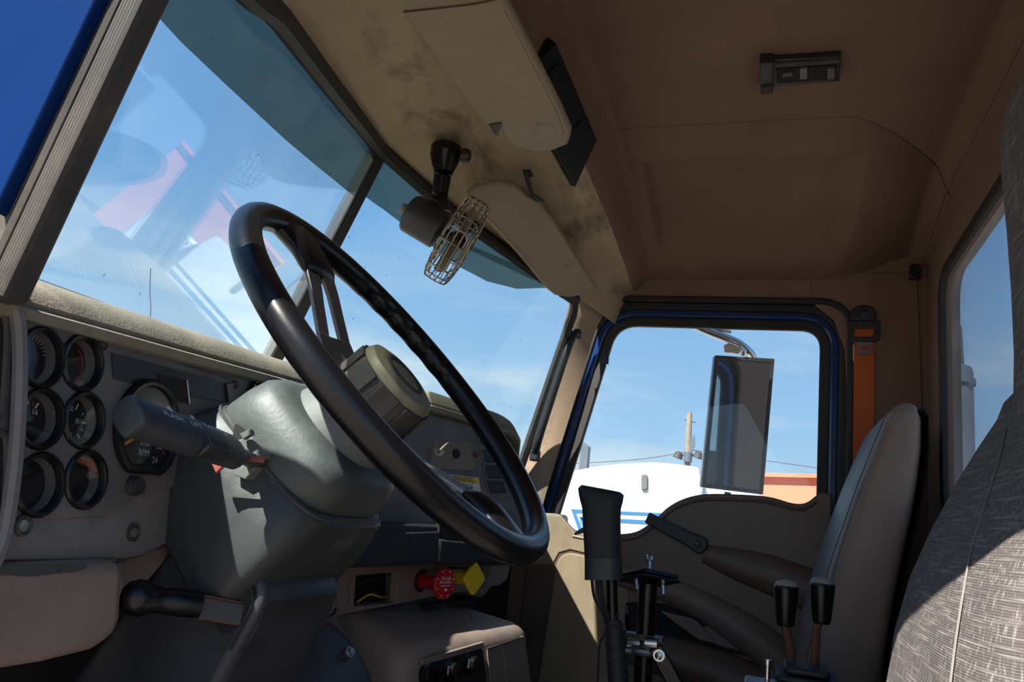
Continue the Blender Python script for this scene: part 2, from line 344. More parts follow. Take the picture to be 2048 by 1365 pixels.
# windscreen planes (a shallow V with a centre bar)
WA = V((1.25, .887, .244)); WB = V((1.25, .732, .651)); WC = V((2.0, .614, .149))
NR = (WB-WA).cross(WC-WA).normalized(); NL = V((-NR.x, NR.y, NR.z))
def wy(x, z):
    n = NL if x < 1.25 else NR
    return (WA.dot(n)-n.x*x-n.z*z)/n.y
TOPZ = [(.38, .44), (.455, .458), (.591, .484), (.649, .509), (.851, .556), (1.25, .652), (1.46, .608), (1.62, .589), (1.8, .567), (1.9, .554), (2.1, .53)]
def wtop(x): z = interp(TOPZ, x); return V((x, wy(x, z), z))
def wpt(x, z): return V((x, wy(x, z), z))
ZB = [(.42, .60), (.8, .675), (1.25, .705), (1.7, .68), (2.10, .63)]
HB = .37
# --- floor, firewall
struct(MB().box((.36, -.40, -.80), (2.14, 1.0, -.76)).build('floor', m_black))
struct(MB().prism([V((.40, .63, -.76)), V((.40, .63, .105)), V((1.25, .925, .15)), V((1.25, .925, -.76))], (0, .03, 0)).build('wall_front', m_dark))
struct(MB().prism([V((1.25, .925, -.76)), V((1.25, .925, .15)), V((2.10, .62, .105)), V((2.10, .62, -.76))], (0, .03, 0)).build('wall_front', m_dark))
struct(MB().box((.395, .56, -.76), (.425, .70, .115)).build('wall_left', m_blue))  # unseen cowl side, added to stop sun leaking past the dash
# --- ceiling: moulded headliner
def zc(x, y):
    xr = 1.50 if y > -.12 else 1.50+.30*((-.12-y)/.23)**1.4
    z = .805
    for s in (x-xr, (2.6-xr)-x):
        if s > 0: z -= -.006*sm(s/.010)+.222*s+.10*max(0, s-.42)
    z += .034*sm((x-1.615)/.014)*sm((2.02-x)/.16)*sm((y+.17)/.05)*sm((.30-y)/.025)
    z += .024*sm((.90-x)/.07)*sm((x-.48)/.12)*sm((y+.17)/.06)*sm((.31-y)/.06)
    z += .011*math.exp(-((x-xr)/.0045)**2)          # moulded crease
    z += .008*math.exp(-((x-1.622)/.008)**2)*sm((y+.13)/.03)*sm((.27-y)/.02)
    f = sm((y-.325)/.045); z = lerp(z, interp(ZB, x)+.001, f)
    z -= .045*sm((-.30-y)/.05)
    return z
rows = []
ys = [HB-(HB+.345)*j/110 for j in range(111)]; xs = [.42+(XD+.02-.42)*i/260 for i in range(261)]
def ridge(y): return 1.50 if y > -.12 else 1.50+.30*((-.12-y)/.23)**1.4
def cols(y):
    r = ridge(y); c = [lerp(.42, 1.25, i/60) for i in range(60)]+[lerp(1.25, r-.012, i/20) for i in range(20)]+[lerp(r-.012, r+.018, i/24) for i in range(24)]
    return c+[lerp(r+.018, XD+.02, i/90) for i in range(91)]
struct(MB().grid([[V((x, y, zc(x, y))) for x in cols(y)] for y in ys]).build('ceiling', m_headliner, smooth=60, solid=.0))
rw = bpy.data.objects['ceiling']
struct(MB().box((.36, -.40, .86), (2.16, .42, .90)).build('ceiling', m_blue))          # outer roof skin
# front roof skin, sloping down to the windscreen
hx = [.40+(2.12-.40)*i/44 for i in range(45)]
def hp(x, t):
    a = wtop(x)+V((0, -.012, .012)); bb = V((x, HB, interp(ZB, x)))
    p = a.lerp(bb, t); p.z += .016*math.sin(math.pi*t); return p
struct(MB().grid([[hp(x, t/12) for x in hx] for t in range(13)]).build('trim_1', m_header, smooth=60), 'stained tan header panel above the windscreen')
struct(MB().grid([[hp(x, t/6)+V((0, .05*(1-t/6), .035+.12*t/6)) for x in hx] for t in range(7)]).build('ceiling', m_blue))
# --- rear wall with window
RY = -.345
def yz(p): return V((XD, p[0], p[1]))
def ringfill(inner, cen, box):
    """for every inner point the point on the surrounding rectangle in the same direction"""
    out = []
    for p in inner:
        d = V(p)-V(cen); t = 1e9
        if d.x > 1e-9: t = min(t, (box[1]-cen[0])/d.x)
        if d.x < -1e-9: t = min(t, (box[0]-cen[0])/d.x)
        if d.y > 1e-9: t = min(t, (box[3]-cen[1])/d.y)
        if d.y < -1e-9: t = min(t, (box[2]-cen[1])/d.y)
        out.append(V(cen)+d*t)
    return out
rwin = roundpoly([(.70, .10), (1.855, .10), (1.855, .595), (.70, .595)], .06, 10)
rin = []
for i in range(len(rwin)):
    a = rwin[i]; bq = rwin[(i+1) % len(rwin)]
    n = max(1, int((bq-a).length/.04)); rin += [a.lerp(bq, k/n) for k in range(n)]
rg1 = offset2(rin, .012)
cenr = (1.27, .35)
f3 = lambda P, y: [V((p[0], y, p[1])) for p in P]
struct(MB().ring(f3(rg1, RY), f3(ringfill(rg1, cenr, (.40, 2.12, -.78, .80)), RY), (0, -.03, 0)).build('wall_back', m_wall, smooth=30))
w3 = thing('window_3', 'rear cab window with a black rubber gasket', 'window', (1.27, RY, .10)); w3['kind'] = 'structure'; del w3['category']
MB().ring(f3(rin, RY+.012), f3(offset2(rin, .024), RY+.012), (0, -.014, 0)).build('gasket', m_rubber, w3, bevel=.003)
MB().prism(f3(offset2(rin, .010), RY-.012), (0, -.005, 0)).build('pane', m_glassr, w3)
# seam moulding between headliner and rear wall, coat hook in the corner
seam = [V((x, RY+.010, zc(x, RY+.01)+.002)) for x in xs[40::4]]
struct(MB().tube(seam, .004, 6).build('trim_2', m_wall))
# --- passenger side wall with the door opening
G = [(.412, .54), (-.106, .54), (-.104, -.12), (.560, -.12)]
gr = roundpoly([V(p) for p in G], [.055, .05, .03, .03], 8)
def dense(P, step=.03):
    o = []
    for i in range(len(P)):
        a = P[i]; bq = P[(i+1) % len(P)]; n = max(1, int((bq-a).length/step)); o += [a.lerp(bq, k/n) for k in range(n)]
    return o
gr = dense(gr)
def gx(P, x): return [V((x, p[0], p[1])) for p in P]
op = roundpoly([V((.475, .602)), V((-.168, .602)), V((-.165, -.74)), V((.62, -.74)), V((.605, -.02))], [.07, .07, .02, .02, .2], 8)
op = dense(op)
wo_ = [V((min(p[0], interp([(-.8, .68), (.0, .66), (.10, .632), (.58, .515), (.85, .44)], p[1])), p[1])) for p in ringfill(op, (.2, -.05), (-.36, .68, -.79, .82))]
struct(MB().ring(gx(op, XD), gx(wo_, XD), (.05, 0, 0)).build('wall_right', m_wall, smooth=30))
# seam step in the side wall above the door
struct(MB().prism([PX(1622, 548, XD-.004), PX(1835, 545, XD-.004), PX(1850, 950, XD-.004), PX(1702, 950, XD-.004), PX(1690, 700, XD-.004), PX(1668, 640, XD-.004), PX(1625, 606, XD-.004)], (.006, 0, 0)).build('trim_3', m_wall, bevel=.002))
# black weather seal round the opening
struct(MB().ring(gx(op, XD-.012), gx(offset2(op, .016), XD-.012), (.03, 0, 0)).build('trim_4', m_rubber, bevel=.004))
# driver side: roof rail, sill, and unseen rear corner shaped to shade the seat
struct(MB().prism([V((.405, y, z)) for y, z in [(.47, .44), (.40, .55), (.28, .60), (.14, .625), (.119, .606), (.066, .513), (.023, .435), (-.016, .377), (-.059, .321), (-.09, .318), (-.15, .30), (-.20, .20), (-.21, .08), (-.185, -.62), (-.36, -.62), (-.36, .88), (.42, .88), (.52, .46)]], (.02, 0, 0)).build('wall_left', m_blue))
struct(MB().box((.40, -.36, -.78), (.46, .60, -.62)).build('wall_left', m_blue))
# ------------------------------------------------------------------ passenger door
d1 = thing('door_1', 'closed passenger door with blue painted window frame and brown inner panel', 'door', (XD, .2, -.74)); d1['kind'] = 'structure'; del d1['category']
MB().ring(gx(offset2(gr, .024), XD+.010), gx(offset2(gr, .047), XD+.010), (.03, 0, 0)).build('window_frame', m_bluedk, d1, bevel=.006)
MB().ring(gx(offset2(gr, .044), XD+.006), gx(offset2(gr, .070), XD+.006), (.03, 0, 0)).build('frame_seal', m_rubber, d1, bevel=.005)
MB().ring(gx(gr, XD+.016), gx(offset2(gr, .026), XD+.016), (.02, 0, 0)).build('glass_run', m_rubber, d1, bevel=.004)
MB().prism(gx(offset2(gr, .010), XD+.030), (.004, 0, 0)).build('window_pane', m_glassd, d1)
contour = [(1064, 1026), (1120, 1029), (1127, 1046), (1146, 1062), (1180, 1068), (1230, 1069), (1272, 1064), (1306, 1042), (1340, 1012), (1380, 994), (1430, 988), (1530, 993), (1585, 1007), (1612, 1006), (1632, 992), (1645, 985), (1664, 988)]
XP = XD-.03
cp = smooth_path([PX(u, v, XP) for u, v in contour], 4)
pan = cp+[V((XP, cp[-1].y, -.72)), V((XP, cp[0].y+.01, -.72))]
MB().prism(pan, (.06, 0, 0)).build('inner_panel', m_door, d1, bevel=.010, seg=3)
lipc = smooth_path([PX(u, v+11, XP-.001) for u, v in contour[3:-2]], 4)
MB().tube(lipc, .0045, 8).build('panel_lip', m_door, d1)
MB().prism([V((XP+.07, .60, -.02)), V((XP+.07, -.15, -.02)), V((XP+.07, -.15, -.74)), V((XP+.07, .60, -.74))], (.03, 0, 0)).build('outer_skin', m_blue, d1)
# raised upper band of the panel (crease running back from the crank) and the lower armrest roll
def pxs(L, x): return [PX(u, v, x) for u, v in L]
def roll(path, r, flat, x):
    """a soft moulding along the door: half-round section squashed against the panel"""
    P = smooth_path(pxs(path, x), 6); rings = []
    R = smooth_path([(a, 0, 0) for a in r], 6)
    for i, p in enumerate(P):
        t = (P[min(i+1, len(P)-1)]-P[max(i-1, 0)]).normalized(); out = V((-1, 0, 0)); up = out.cross(t).normalized()
        if up.z < 0: up = -up
        rr = R[i].x
        rings.append([p+up*(rr*math.cos(a))+out*(rr*flat*max(0, math.sin(a))) for a in [math.pi*k/10 for k in range(11)]])
    m = MB(); m.grid(rings); return m
roll([(1408, 1108), (1470, 1128), (1540, 1150), (1640, 1190)], [.022, .036, .045, .05], .55, XP).build('armrest_bulge', m_door, d1)
roll([(1240, 1152), (1318, 1174), (1400, 1210), (1480, 1258), (1550, 1312), (1600, 1370)], [.026, .029, .034, .042, .045, .045], .9, XP).build('armrest', m_arm, d1)
roll([(1228, 1290), (1290, 1304), (1360, 1322), (1440, 1350), (1520, 1390)], [.03, .042, .05, .055, .06], .85, XP).build('map_pocket', m_door, d1)
MB().prism(roundpoly(pxs([(1250, 1205), (1330, 1208), (1420, 1250), (1535, 1305), (1535, 1325), (1400, 1290), (1250, 1262)], XP-.006), .012, 4), (.01, 0, 0)).build('pocket_opening', m_dark, d1)
MB().prism(roundpoly(pxs([(1318, 1222), (1392, 1240), (1432, 1288), (1395, 1280)], XP-.020), .012, 4), (.012, 0, 0)).build('pocket_lip', m_brown, d1, bevel=.003)
MB().prism(roundpoly(pxs([(1385, 1258), (1440, 1250), (1540, 1300), (1545, 1318), (1430, 1290)], XP-.012), .01, 4), (.008, 0, 0)).build('pocket_paper', m_seatfr, d1)
# light tan front part of the panel, with its rounded top corner
fp = pxs([(1112, 1128), (1122, 1112), (1138, 1106), (1200, 1118), (1255, 1140), (1262, 1300), (1240, 1400), (1070, 1400)], XP-.006)
MB().prism(roundpoly(fp, [.01, .01, .01, .02, .02, .02, 0, 0], 4), (.010, 0, 0)).build('front_panel', m_doorlight, d1, bevel=.003)
MB().prism(pxs([(1064, 1030), (1122, 1032), (1150, 1066), (1200, 1072), (1200, 1114), (1140, 1100), (1118, 1106), (1105, 1130), (1060, 1130)], XP-.003), (.006, 0, 0)).build('corner_panel', m_doorlight, d1, bevel=.002)
# window crank
cr0 = PX(1395, 1088, XP-.022); cr1 = PX(1312, 1045, XP-.022)
dcr = (cr1-cr0).normalized(); ncr = V((-1, 0, 0)); scr = ncr.cross(dcr)
arm = [cr0+dcr*.135+scr*.014, cr0+dcr*.02+scr*.017]+[cr0+dcr*(.024*math.cos(a))+scr*(.024*math.sin(a)) for a in [math.pi/2+math.pi*k/8 for k in range(1, 8)]]+[cr0+dcr*.02-scr*.017, cr0+dcr*.135-scr*.014]
crk = MB().prism(arm, (.016, 0, 0)).build('window_crank', m_cover, d1, bevel=.004, label='dark window crank handle')
MB().lathe([(.008, 0), (.008, .002), (.006, .004), (0, .004)], cr0+V((-.0005, 0, 0)), (-1, 0, 0), 16).build('crank_cap', m_black, crk)
MB().lathe([(.011, 0), (.013, .012), (.012, .03), (.008, .036), (0, .036)], cr0+dcr*.118+V((0, 0, 0)), (1, 0, 0), 16).build('crank_knob', m_black, crk)
MB().obox(PX(1214, 722, XD+.012), (.006, 0, 0), (0, .005, 0), (0, 0, .011)).build('latch_button', m_bluedk, d1, bevel=.002)
# ------------------------------------------------------------------ windscreen
w1 = thing('window_1', 'split windscreen with a dark centre bar and teal shade band', 'window', (1.25, .88, .2)); w1['kind'] = 'structure'; del w1['category']
LX = [.452+(1.24-.452)*i/20 for i in range(21)]; RX = [1.26+(1.905-1.26)*i/20 for i in range(21)]
lp = [wtop(x) for x in LX]+[wpt(1.24, .12), wpt(.485, .08)]
MB().prism(lp, -NL*.005).build('pane', m_glass, w1)
rc = [wpt(1.928, .545), wpt(1.938, .50), wpt(2.005, .13)]
rp = [wtop(x) for x in RX]+rc+[wpt(1.26, .12)]
MB().prism(rp, -NR*.005).build('pane', m_glass, w1)
bl = [(285, 8), (350, 78), (436, 159), (500, 218), (564, 277), (630, 332), (700, 388), (745, 422)]
bp_ = [PP(u, v, WA, NL) for u, v in bl]; 
def atx(P, x):
    for p, q in zip(P, P[1:]):
        if (p.x-x)*(q.x-x) <= 0: return p.lerp(q, (x-p.x)/(q.x-p.x))
be_ = atx(bp_, 1.238); bp_ = [p for p in bp_ if p.x < 1.238]+([be_] if be_ else [])
top = [wtop(lerp(.455, 1.238, i/16)) for i in range(17)]
MB().prism([p-NL*.0056 for p in top+[bp_[-1]]+bp_[::-1][1:]], -NL*.0008).build('shade_band', m_band, w1)
br = [(700, 372), (748, 408), (763, 418), (810, 454), (858, 490), (917, 534), (971, 562), (1030, 577), (1090, 575), (1125, 568)]
bq_ = [PP(u, v, WA, NR) for u, v in br]; be_ = atx(bq_, 1.262); bq_ = ([be_] if be_ else [])+[p for p in bq_ if p.x > 1.262]
top = [wtop(lerp(1.262, bq_[-1].x+.01, i/16)) for i in range(17)]
MB().prism([p-NR*.0056 for p in top+bq_[::-1]], -NR*.0008).build('shade_band', m_band, w1)
bd = (WB-WA).normalized(); bn = V((1, 0, 0)).cross(bd).normalized()
MB().obox((WA-bd*.14+WB)/2+bn*.0, V((.017, 0, 0)), bd*((WB-WA).length/2+.07), bn*.013).build('centre_bar', m_rubber, w1, bevel=.004)
MB().tube([wtop(x)+V((0, -.006, .004)) for x in [.43+(1.915-.43)*i/50 for i in range(51)]], .015, 8).build('top_gasket', m_rubber, w1)
MB().tube(smooth_path([wtop(1.86)+V((0, -.004, 0)), wpt(1.915, .555), wpt(1.934, .525), wpt(1.942, .48), wpt(1.97, .32), wpt(2.01, .10)], 5), .012, 8).build('side_gasket', m_rubber, w1)
MB().tube(smooth_path([PP(u, v, WA, NL)-NL*.0062 for u, v in [(291, 532), (290, 580), (292, 615), (288, 660)]], 4), .0004, 4).build('glass_scratch', m_stack, w1)
# passenger A-pillar trim
ap = [PX(1142, 592, 1.985), PX(1240, 590, 2.055), PX(1196, 650, 2.065), PX(1150, 800, 2.065), PX(1100, 960, 2.06), PX(1078, 1040, 2.055), PX(1050, 1040, 2.045), PX(1038, 930, 2.035), PX(1073, 830, 2.02), PX(1116, 690, 2.0)]
m = MB(); L0 = [ap[0], ap[9], ap[8], ap[7], ap[6]]; R0 = [ap[1], ap[2], ap[3], ap[4], ap[5]]
mid = [l.lerp(r, .5)+V((-.012, -.004, 0)) for l, r in zip(L0, R0)]
rws = []
for j in range(9):
    t = j/8; rws.append([(1-t)**2*l+2*t*(1-t)*q+t*t*r for l, q, r in zip(smooth_path(L0, 4), smooth_path(mid, 4), smooth_path(R0, 4))])
struct(m.grid(rws).build('trim_5', m_trim, smooth=60), 'tan pillar trim beside the passenger door')
# grab bar on that pillar
gb = thing('grab_bar', 'black grab bar on the tan passenger pillar', 'grab bar', PX(1068, 905, 1.965))
gp = smooth_path([PX(1152, 668, 1.985), PX(1146, 672, 1.96), PX(1130, 712, 1.95), PX(1098, 810, 1.95), PX(1076, 880, 1.955), PX(1070, 908, 1.975)], 6)
MB().tube(gp, .0115, 10).build('bar', m_black, gb)
MB().obox(PX(1152, 668, 1.985), (.012, 0, 0), (0, .012, 0), (0, 0, .012)).build('mount', m_black, gb, bevel=.004)
MB().obox(PX(1070, 912, 1.975), (.012, 0, 0), (0, .012, 0), (0, 0, .014)).build('mount', m_black, gb, bevel=.004)
# kick panel below the passenger end of the dash
struct(MB().prism([V((2.06, .57, -.74)), V((2.06, .57, .03)), V((2.06, .66, .06)), V((2.06, .66, -.74))], (.02, 0, 0)).build('trim_6', m_wall))
# ------------------------------------------------------------------ driver side pillar: blue paint and ribbed gasket
LPX = .405
struct(MB().prism(pxs([(-16, -120), (250, -120), (190, 0), (-6, 412), (-16, 425)], LPX), (.022, .004, 0)).build('trim_7', m_blue, bevel=.012, seg=3), 'bright blue painted pillar of the driver door opening')
m = MB().prism(pxs([(240, -120), (345, -120), (287, 0), (8, 592), (-14, 592), (-90, 592), (183, 0)], LPX+.012), (.03, .01, 0))
struct(m.build('trim_8', m_gasket, bevel=.006), 'dusty ribbed rubber seal on the driver pillar')
for i, (a, w) in enumerate([(.03, .0045), (.52, .0045), (.66, .0016), (.72, .0016), (.78, .0016), (.84, .0016), (.90, .0016), (.97, .0022)]):
    p0 = PX(lerp(240, 345, a), -120, LPX+.013); p1 = PX(lerp(183, 287, a), 0, LPX+.013); p2 = PX(lerp(-90, 8, a), 592, LPX+.013)
    ob = MB().tube([p0, p1, p2], w, 6).build('rib', m_gasket, bpy.data.objects['trim_8'])
# ================================================================== THE DASH
DP = V((.45, .558, 0)); DU = V((.70, .085, 0)).normalized(); DN = DU.cross(V((0, .10, 1)).normalized()).normalized()
if DN.y > 0: DN = -DN
DUP = DN.cross(DU).normalized()
if DUP.z < 0: DUP = -DUP
def D(u, v, h=0): return PP(u, v, DP+DN*h, DN)
dash = thing('dashboard', 'dusty black truck dashboard with tan sunlit padded top', 'dashboard', (1.0, .65, -.1))
MB().prism([D(18, 606), D(150, 640), D(300, 683), D(450, 724), D(610, 768), D(760, 800), D(830, 812), D(840, 1090), D(720, 1110), D(420, 1098), D(345, 1084), D(290, 1112), D(255, 1119), D(-60, 1124), D(-40, 900)], -DN*.03).build('gauge_panel', m_dash, dash, bevel=.004)
# raised inner cluster plate
MB().prism(roundpoly([D(50, 640, .004), D(180, 665, .004), D(480, 765, .004), D(480, 830, .004), D(400, 960, .004), D(262, 1000, .004), D(240, 1032, .004), D(90, 1042, .004), D(38, 1020, .004)], [.008, .02, .02, .02, .03, .02, .012, .012, .02], 5), -DN*.006).build('cluster_plate', m_dash, dash, bevel=.0025)
GR = .0232
GSPOTS = [(80, 716, 1), (163, 726, 1), (80, 838, 1), (166, 841, 1), (78, 970, 1.03), (170, 960, 1.02), (513, 799, .92)]
for ob in [o for o in bpy.data.objects if o.name in ('gauge_panel', 'cluster_plate')]:
    cu = MB()
    for u, v, k in GSPOTS: cu.lathe([(GR*k*.97, -.014), (GR*k*.97, .02)], D(u, v, .004), DN, 40)
    cut(ob, cu)
# padded top
Y0 = [(.42, .560), (1.15, .648), (1.50, .487), (1.56, .495), (1.72, .545), (1.92, .615), (2.06, .66)]
Z0 = [(.42, .122), (.94, .152), (1.15, .168), (1.30, .182), (1.50, .170), (1.72, .136), (1.92, .108), (2.06, .092)]
rws = []
prof = [(.004, -.014), (-.005, -.012), (-.008, -.004), (-.001, .000), (-.003, .003), (.002, .011), (.010, .019), (.022, .026), (.036, .030), (.06, .031)]
for i in range(61):
    x = lerp(.425, 2.055, i/60); y0 = interp(Y0, x); z0 = interp(Z0, x); r = [V((x, y0+a, z0+c)) for a, c in prof]
    ye = wy(x, z0)-.004
    if ye < y0+.065: r = [V((p.x, min(p.y, ye), p.z)) for p in r]; ye = max(ye, y0)
    r += [V((x, lerp(y0+.06, ye, t) if ye > y0+.06 else ye, z0+.031-.012*t)) for t in (.33, .66, 1)]
    rws.append(r)
MB().grid(rws).build('padded_top', m_pad, dash, smooth=50)
# left end post of the cluster and the outer vents
MB().tube(smooth_path([D(14, 604, .006), D(36, 640, .010), D(40, 760, .010), D(30, 930, .010), D(6, 1080, .008), D(-30, 1160, .006)], 6), .0058, 8).build('end_post', m_dash, dash)
for a, c in ((625, 838), (868, 1090)):
    MB().prism(roundpoly([D(-60, a-10, .002), D(-2, a, .002), D(8, a+30, .002), D(0, c-20, .002), D(-14, c, .002), D(-60, c, .002)], .006, 4), -DN*.02).build('vent_recess', m_dark, dash)
    MB().tube(smooth_path([D(-40, a-6, .004), D(4, a, .004), D(14, a+40, .004), D(6, c-30, .004), D(-8, c, .004), D(-50, c+4, .004)], 5), .0030, 6).build('vent_frame', m_gasket, dash)
# warning lamp strip with its missing window
MB().prism([D(222, 706, .0045), D(462, 770, .0045), D(460, 806, .0045), D(340, 785, .0045), D(226, 758, .0045)], DN*.001).build('lamp_strip', m_black, dash)
MB().prism([D(316, 748, .006), D(374, 761, .006), D(378, 808, .006), D(322, 792, .006)], DN*.0006).build('strip_window', m_dark, dash)
MB().tube([D(374, 761, .0065), D(379, 808, .0065)], .0009, 5).build('broken_edge', m_white, dash)
MB().prism([D(452, 768, .006), D(462, 766, .006), D(468, 818, .006), D(456, 812, .006)], DN*.003).build('strip_clip', m_dash, dash, bevel=.001)
for u, v, r in ((205, 690, .0052), (468, 770, .0052), (45, 1052, .0085), (266, 1066, .0085)):
    o = MB().lathe([(r, -.001), (r, .002), (r*.82, .0025), (r*.72, .0005), (r*.3, .0005), (0, .0005)], D(u, v, .0045 if v < 1000 else .001), DN, 18).build('screw_well', m_gasket, dash)
    MB().lathe([(r*.6, 0), (r*.55, .0015), (0, .002)], D(u, v, .005 if v < 1000 else .0015), DN, 12).build('screw', m_rust if v < 1000 else m_cast, o)
# ---- gauges
GBP = D(80, 715); 
def gauge(u, v, r, label, marks=None, needle=None, name='gauge', group='small round gauges', tilt=0):
    c = D(u, v, .004); g = thing(name, label, 'gauge', c, group)
    MB().lathe([(r*.96, -.003), (r*1.10, .0), (r*1.11, .0022), (r*1.05, .0042), (r*.96, .0036), (r*.90, .0005), (r*.90, -.004)], c, DN, 40, cap=False).build('bezel', m_rim, g)
    MB().lathe([(r*.955, -.0118), (0, -.0117)], c, DN, 32).build('face', m_face, g)
    MB().lathe([(r*.91, -.0010), (0, -.0008)], c, DN, 32).build('lens', m_lens, g)
    MB().lathe([(r*.955, -.0118), (r*.955, -.003), (r*.90, -.003), (r*.84, -.0114)], c, DN, 32, cap=False).build('inner_wall', m_dash, g)
    fc = c-DN*.0114; UX, UY = DU, DUP
    for kind, mt, data in marks or []:
        mb = MB()
        for d in data:
            if kind == 'text': mb.text(d[0], fc+UX*(d[1]*r)+UY*(d[2]*r), UX, UY, d[3]*r)
            else:
                a = math.radians(d[0]); q = UX*math.cos(a)+UY*math.sin(a); s = DN.cross(q)
                mb.obox(fc+q*(r*(d[1]+d[2])/2), q*(r*(d[2]-d[1])/2), s*(r*d[3]), DN*.0002)
        mb.build('numerals' if kind == 'text' else 'dial_marks', mt, g)
    if needle is not None:
        a = math.radians(needle[0]); q = UX*math.cos(a)+UY*math.sin(a); s = DN.cross(q)
        MB().obox(fc+DN*.001+q*(r*needle[1]), q*(r*needle[2]), s*(r*.035), DN*.0004).build('needle', m_orange, g)
    return g
R = .0232
tk = lambda a0, a1, n, r0=.72, r1=.84, w=.012: [(lerp(a0, a1, i/(n-1)), r0, r1, w) for i in range(n)]
gauge(80, 716, R, 'blank dusty round gauge at the top left of the cluster', [('m', m_grey, tk(20, 80, 7))])
gauge(163, 726, R, 'round gauge with green and red scale in the top row', [('m', m_greenink, tk(100, 150, 14, .5, .85, .03)), ('m', m_redink, tk(-60, 60, 34, .62, .74, .03)), ('text', m_grey, [('100', -.45, .35, .24), ('300', -.10, -.55, .24)])])
gauge(80, 838, R, 'round gauge marked 16 in the middle row', [('m', m_sticky, [(100, .5, .66, .03)]), ('m', m_redink, [(75, .5, .66, .03)]), ('m', m_white, [(58, .5, .72, .03)]), ('text', m_white, [('16', .26, .28, .30)])])
gauge(166, 841, R, 'round gauge marked 60, 80 and 100', [('text', m_grey, [('60', -.12, .42, .30), ('80', .34, .0, .30), ('100', -.08, -.55, .28)]), ('m', m_grey, [(70, .45, .72, .03), (0, .55, .8, .03), (-48, .62, .9, .03), (30, .6, .7, .02), (-25, .6, .75, .02)]), ('m', m_orange, [(195, .42, .52, .05)])])
gauge(78, 970, R*1.03, 'empty dark round gauge at the lower left of the cluster')
gauge(170, 960, R*1.02, 'empty dark round gauge above the lower screw')
gauge(513, 799, R*.92, 'small round gauge right of the warning strip', [('m', m_redink, tk(60, 120, 5, .3, .6, .05))], name='gauge')
# tachometer: round with a flat bottom
def bigdial(u, v, r, label, full):
    c = D(u, v, .008)-DN*.004; g = thing('tachometer' if full else 'speedometer', label, 'gauge', c)
    out = []
    for k in range(49):
        a = math.radians(-58+296*k/48); out.append((math.cos(a), math.sin(a)))
    P = [c+DU*(x*r)+DUP*(y*r) for x, y in out]
    P = P if not full else P
    MB().tube([p+DN*.004 for p in P], .0046, 8, closed=True).build('bezel', m_rim, g)
    MB().prism([p+DN*.0008 for p in P], -DN*.001).build('face', m_face, g)
    MB().prism([c+(p-c)*.97+DN*.005 for p in P], DN*.0004).build('lens', m_lens, g)
    fc = c+DN*.0012
    if full:
        mb = MB(); mb.text('RPM', fc-DU*.002*r-DUP*(.50*r), DU, DUP, .20*r); mb.text('22', fc+DU*(.50*r)-DUP*(.30*r), DU, DUP, .20*r); mb.text('24', fc+DU*(.40*r)-DUP*(.62*r), DU, DUP, .20*r); mb.text('X100', fc-DU*.0*r-DUP*(.30*r), DU, DUP, .15*r); mb.build('numerals', m_grey, g)
        mb = MB()
        for a in (-12, -22, -32): q = DU*math.cos(math.radians(a))+DUP*math.sin(math.radians(a)); mb.obox(fc+q*(.80*r), q*(.07*r), DN.cross(q)*(.03*r), DN*.0002)
        mb.build('red_zone', m_redink, g)
        a = math.radians(208); q = DU*math.cos(a)+DUP*math.sin(a); MB().obox(fc+DN*.002+q*(.52*r), q*(.45*r), DN.cross(q)*(.03*r), DN*.0005).build('needle', m_orange, g)
    return g
bigdial(298, 860, .0455, 'large flat-bottomed dial reading RPM behind the signal stalk', True)
bigdial(432, 890, .034, 'large dark dial beside the steering column', False)
kb = thing('trip_knob', 'ribbed black knob below the RPM dial', 'knob', D(258, 973, 0))
MB().lathe([(.0085, 0), (.0085, .010), (.008, .012), (0, .012)], D(258, 973, .002), DN, 18).build('body', m_black, kb)
for h in (.002, .0045, .007): MB().lathe([(.0090, h), (.0094, h+.0006), (.0090, h+.0012)], D(258, 973, .002), DN, 18, cap=False).build('rib', m_gasket, kb)
# ---- switch panel, turned towards the driver
SA = V((1.15, .648, 0)); SU = V((.35, -.165, 0)).normalized(); SN = V((SU.y, -SU.x, .10)).normalized()
SUP = SN.cross(SU).normalized()
if SUP.z < 0: SUP = -SUP
def S(u, v, h=0): return PP(u, v, SA+SN*h, SN)
def spoly(L, h=0): return [S(u, v, h) for u, v in L]
MB().prism(spoly([(700, 775), (840, 800), (920, 815), (990, 850), (1030, 960), (1046, 1060), (1030, 1100), (700, 1075)]), -SN*.03).build('switch_panel', m_dash, dash, bevel=.004)
MB().prism(roundpoly(spoly([(868, 880), (942, 884), (952, 942), (860, 938)], .002), .008, 4), -SN*.003).build('pale_plate', m_pad, dash, bevel=.001)  # plate in the paler pad colour
MB().lathe([(.010, -.004), (.0095, .001), (0, .0012)], S(912, 908, .002), SN, 16).build('socket_hole', m_dark, dash)
o = MB().lathe([(.008, 0), (.007, .008), (.004, .012), (0, .013)], S(876, 905, .002), SN, 12).build('toggle_stub', m_stickw, dash)
MB().lathe([(.003, 0), (.002, .03), (0, .031)], S(876, 905, .010), (SN+V((0, 0, .6))).normalized(), 8).build('toggle_tip', m_hubcap, o)
MB().lathe([(.006, 0), (.005, .002), (0, .002)], S(952, 910, .002), SN, 12).build('screw', m_rust, dash)
for k, (v0, v1) in enumerate(((850, 888), (900, 926), (931, 957), (962, 987))):
    u0 = 955+k*5 if k else 950
    MB().prism(roundpoly(spoly([(u0+2, v0), (u0+37, v0+1), (u0+44, v1), (u0+10, v1)], .003), .004, 3), -SN*.004).build('switch_blank', m_black, dash, bevel=.0012)
    MB().tube(spoly([(u0, v0-3), (u0+9, v1+3)], .002), .0018, 6).build('switch_frame', m_dash, dash)
MB().prism(spoly([(945, 1010), (1000, 1012), (1015, 1050), (965, 1050)], .002), -SN*.003).build('switch_blank', m_black, dash, bevel=.001)
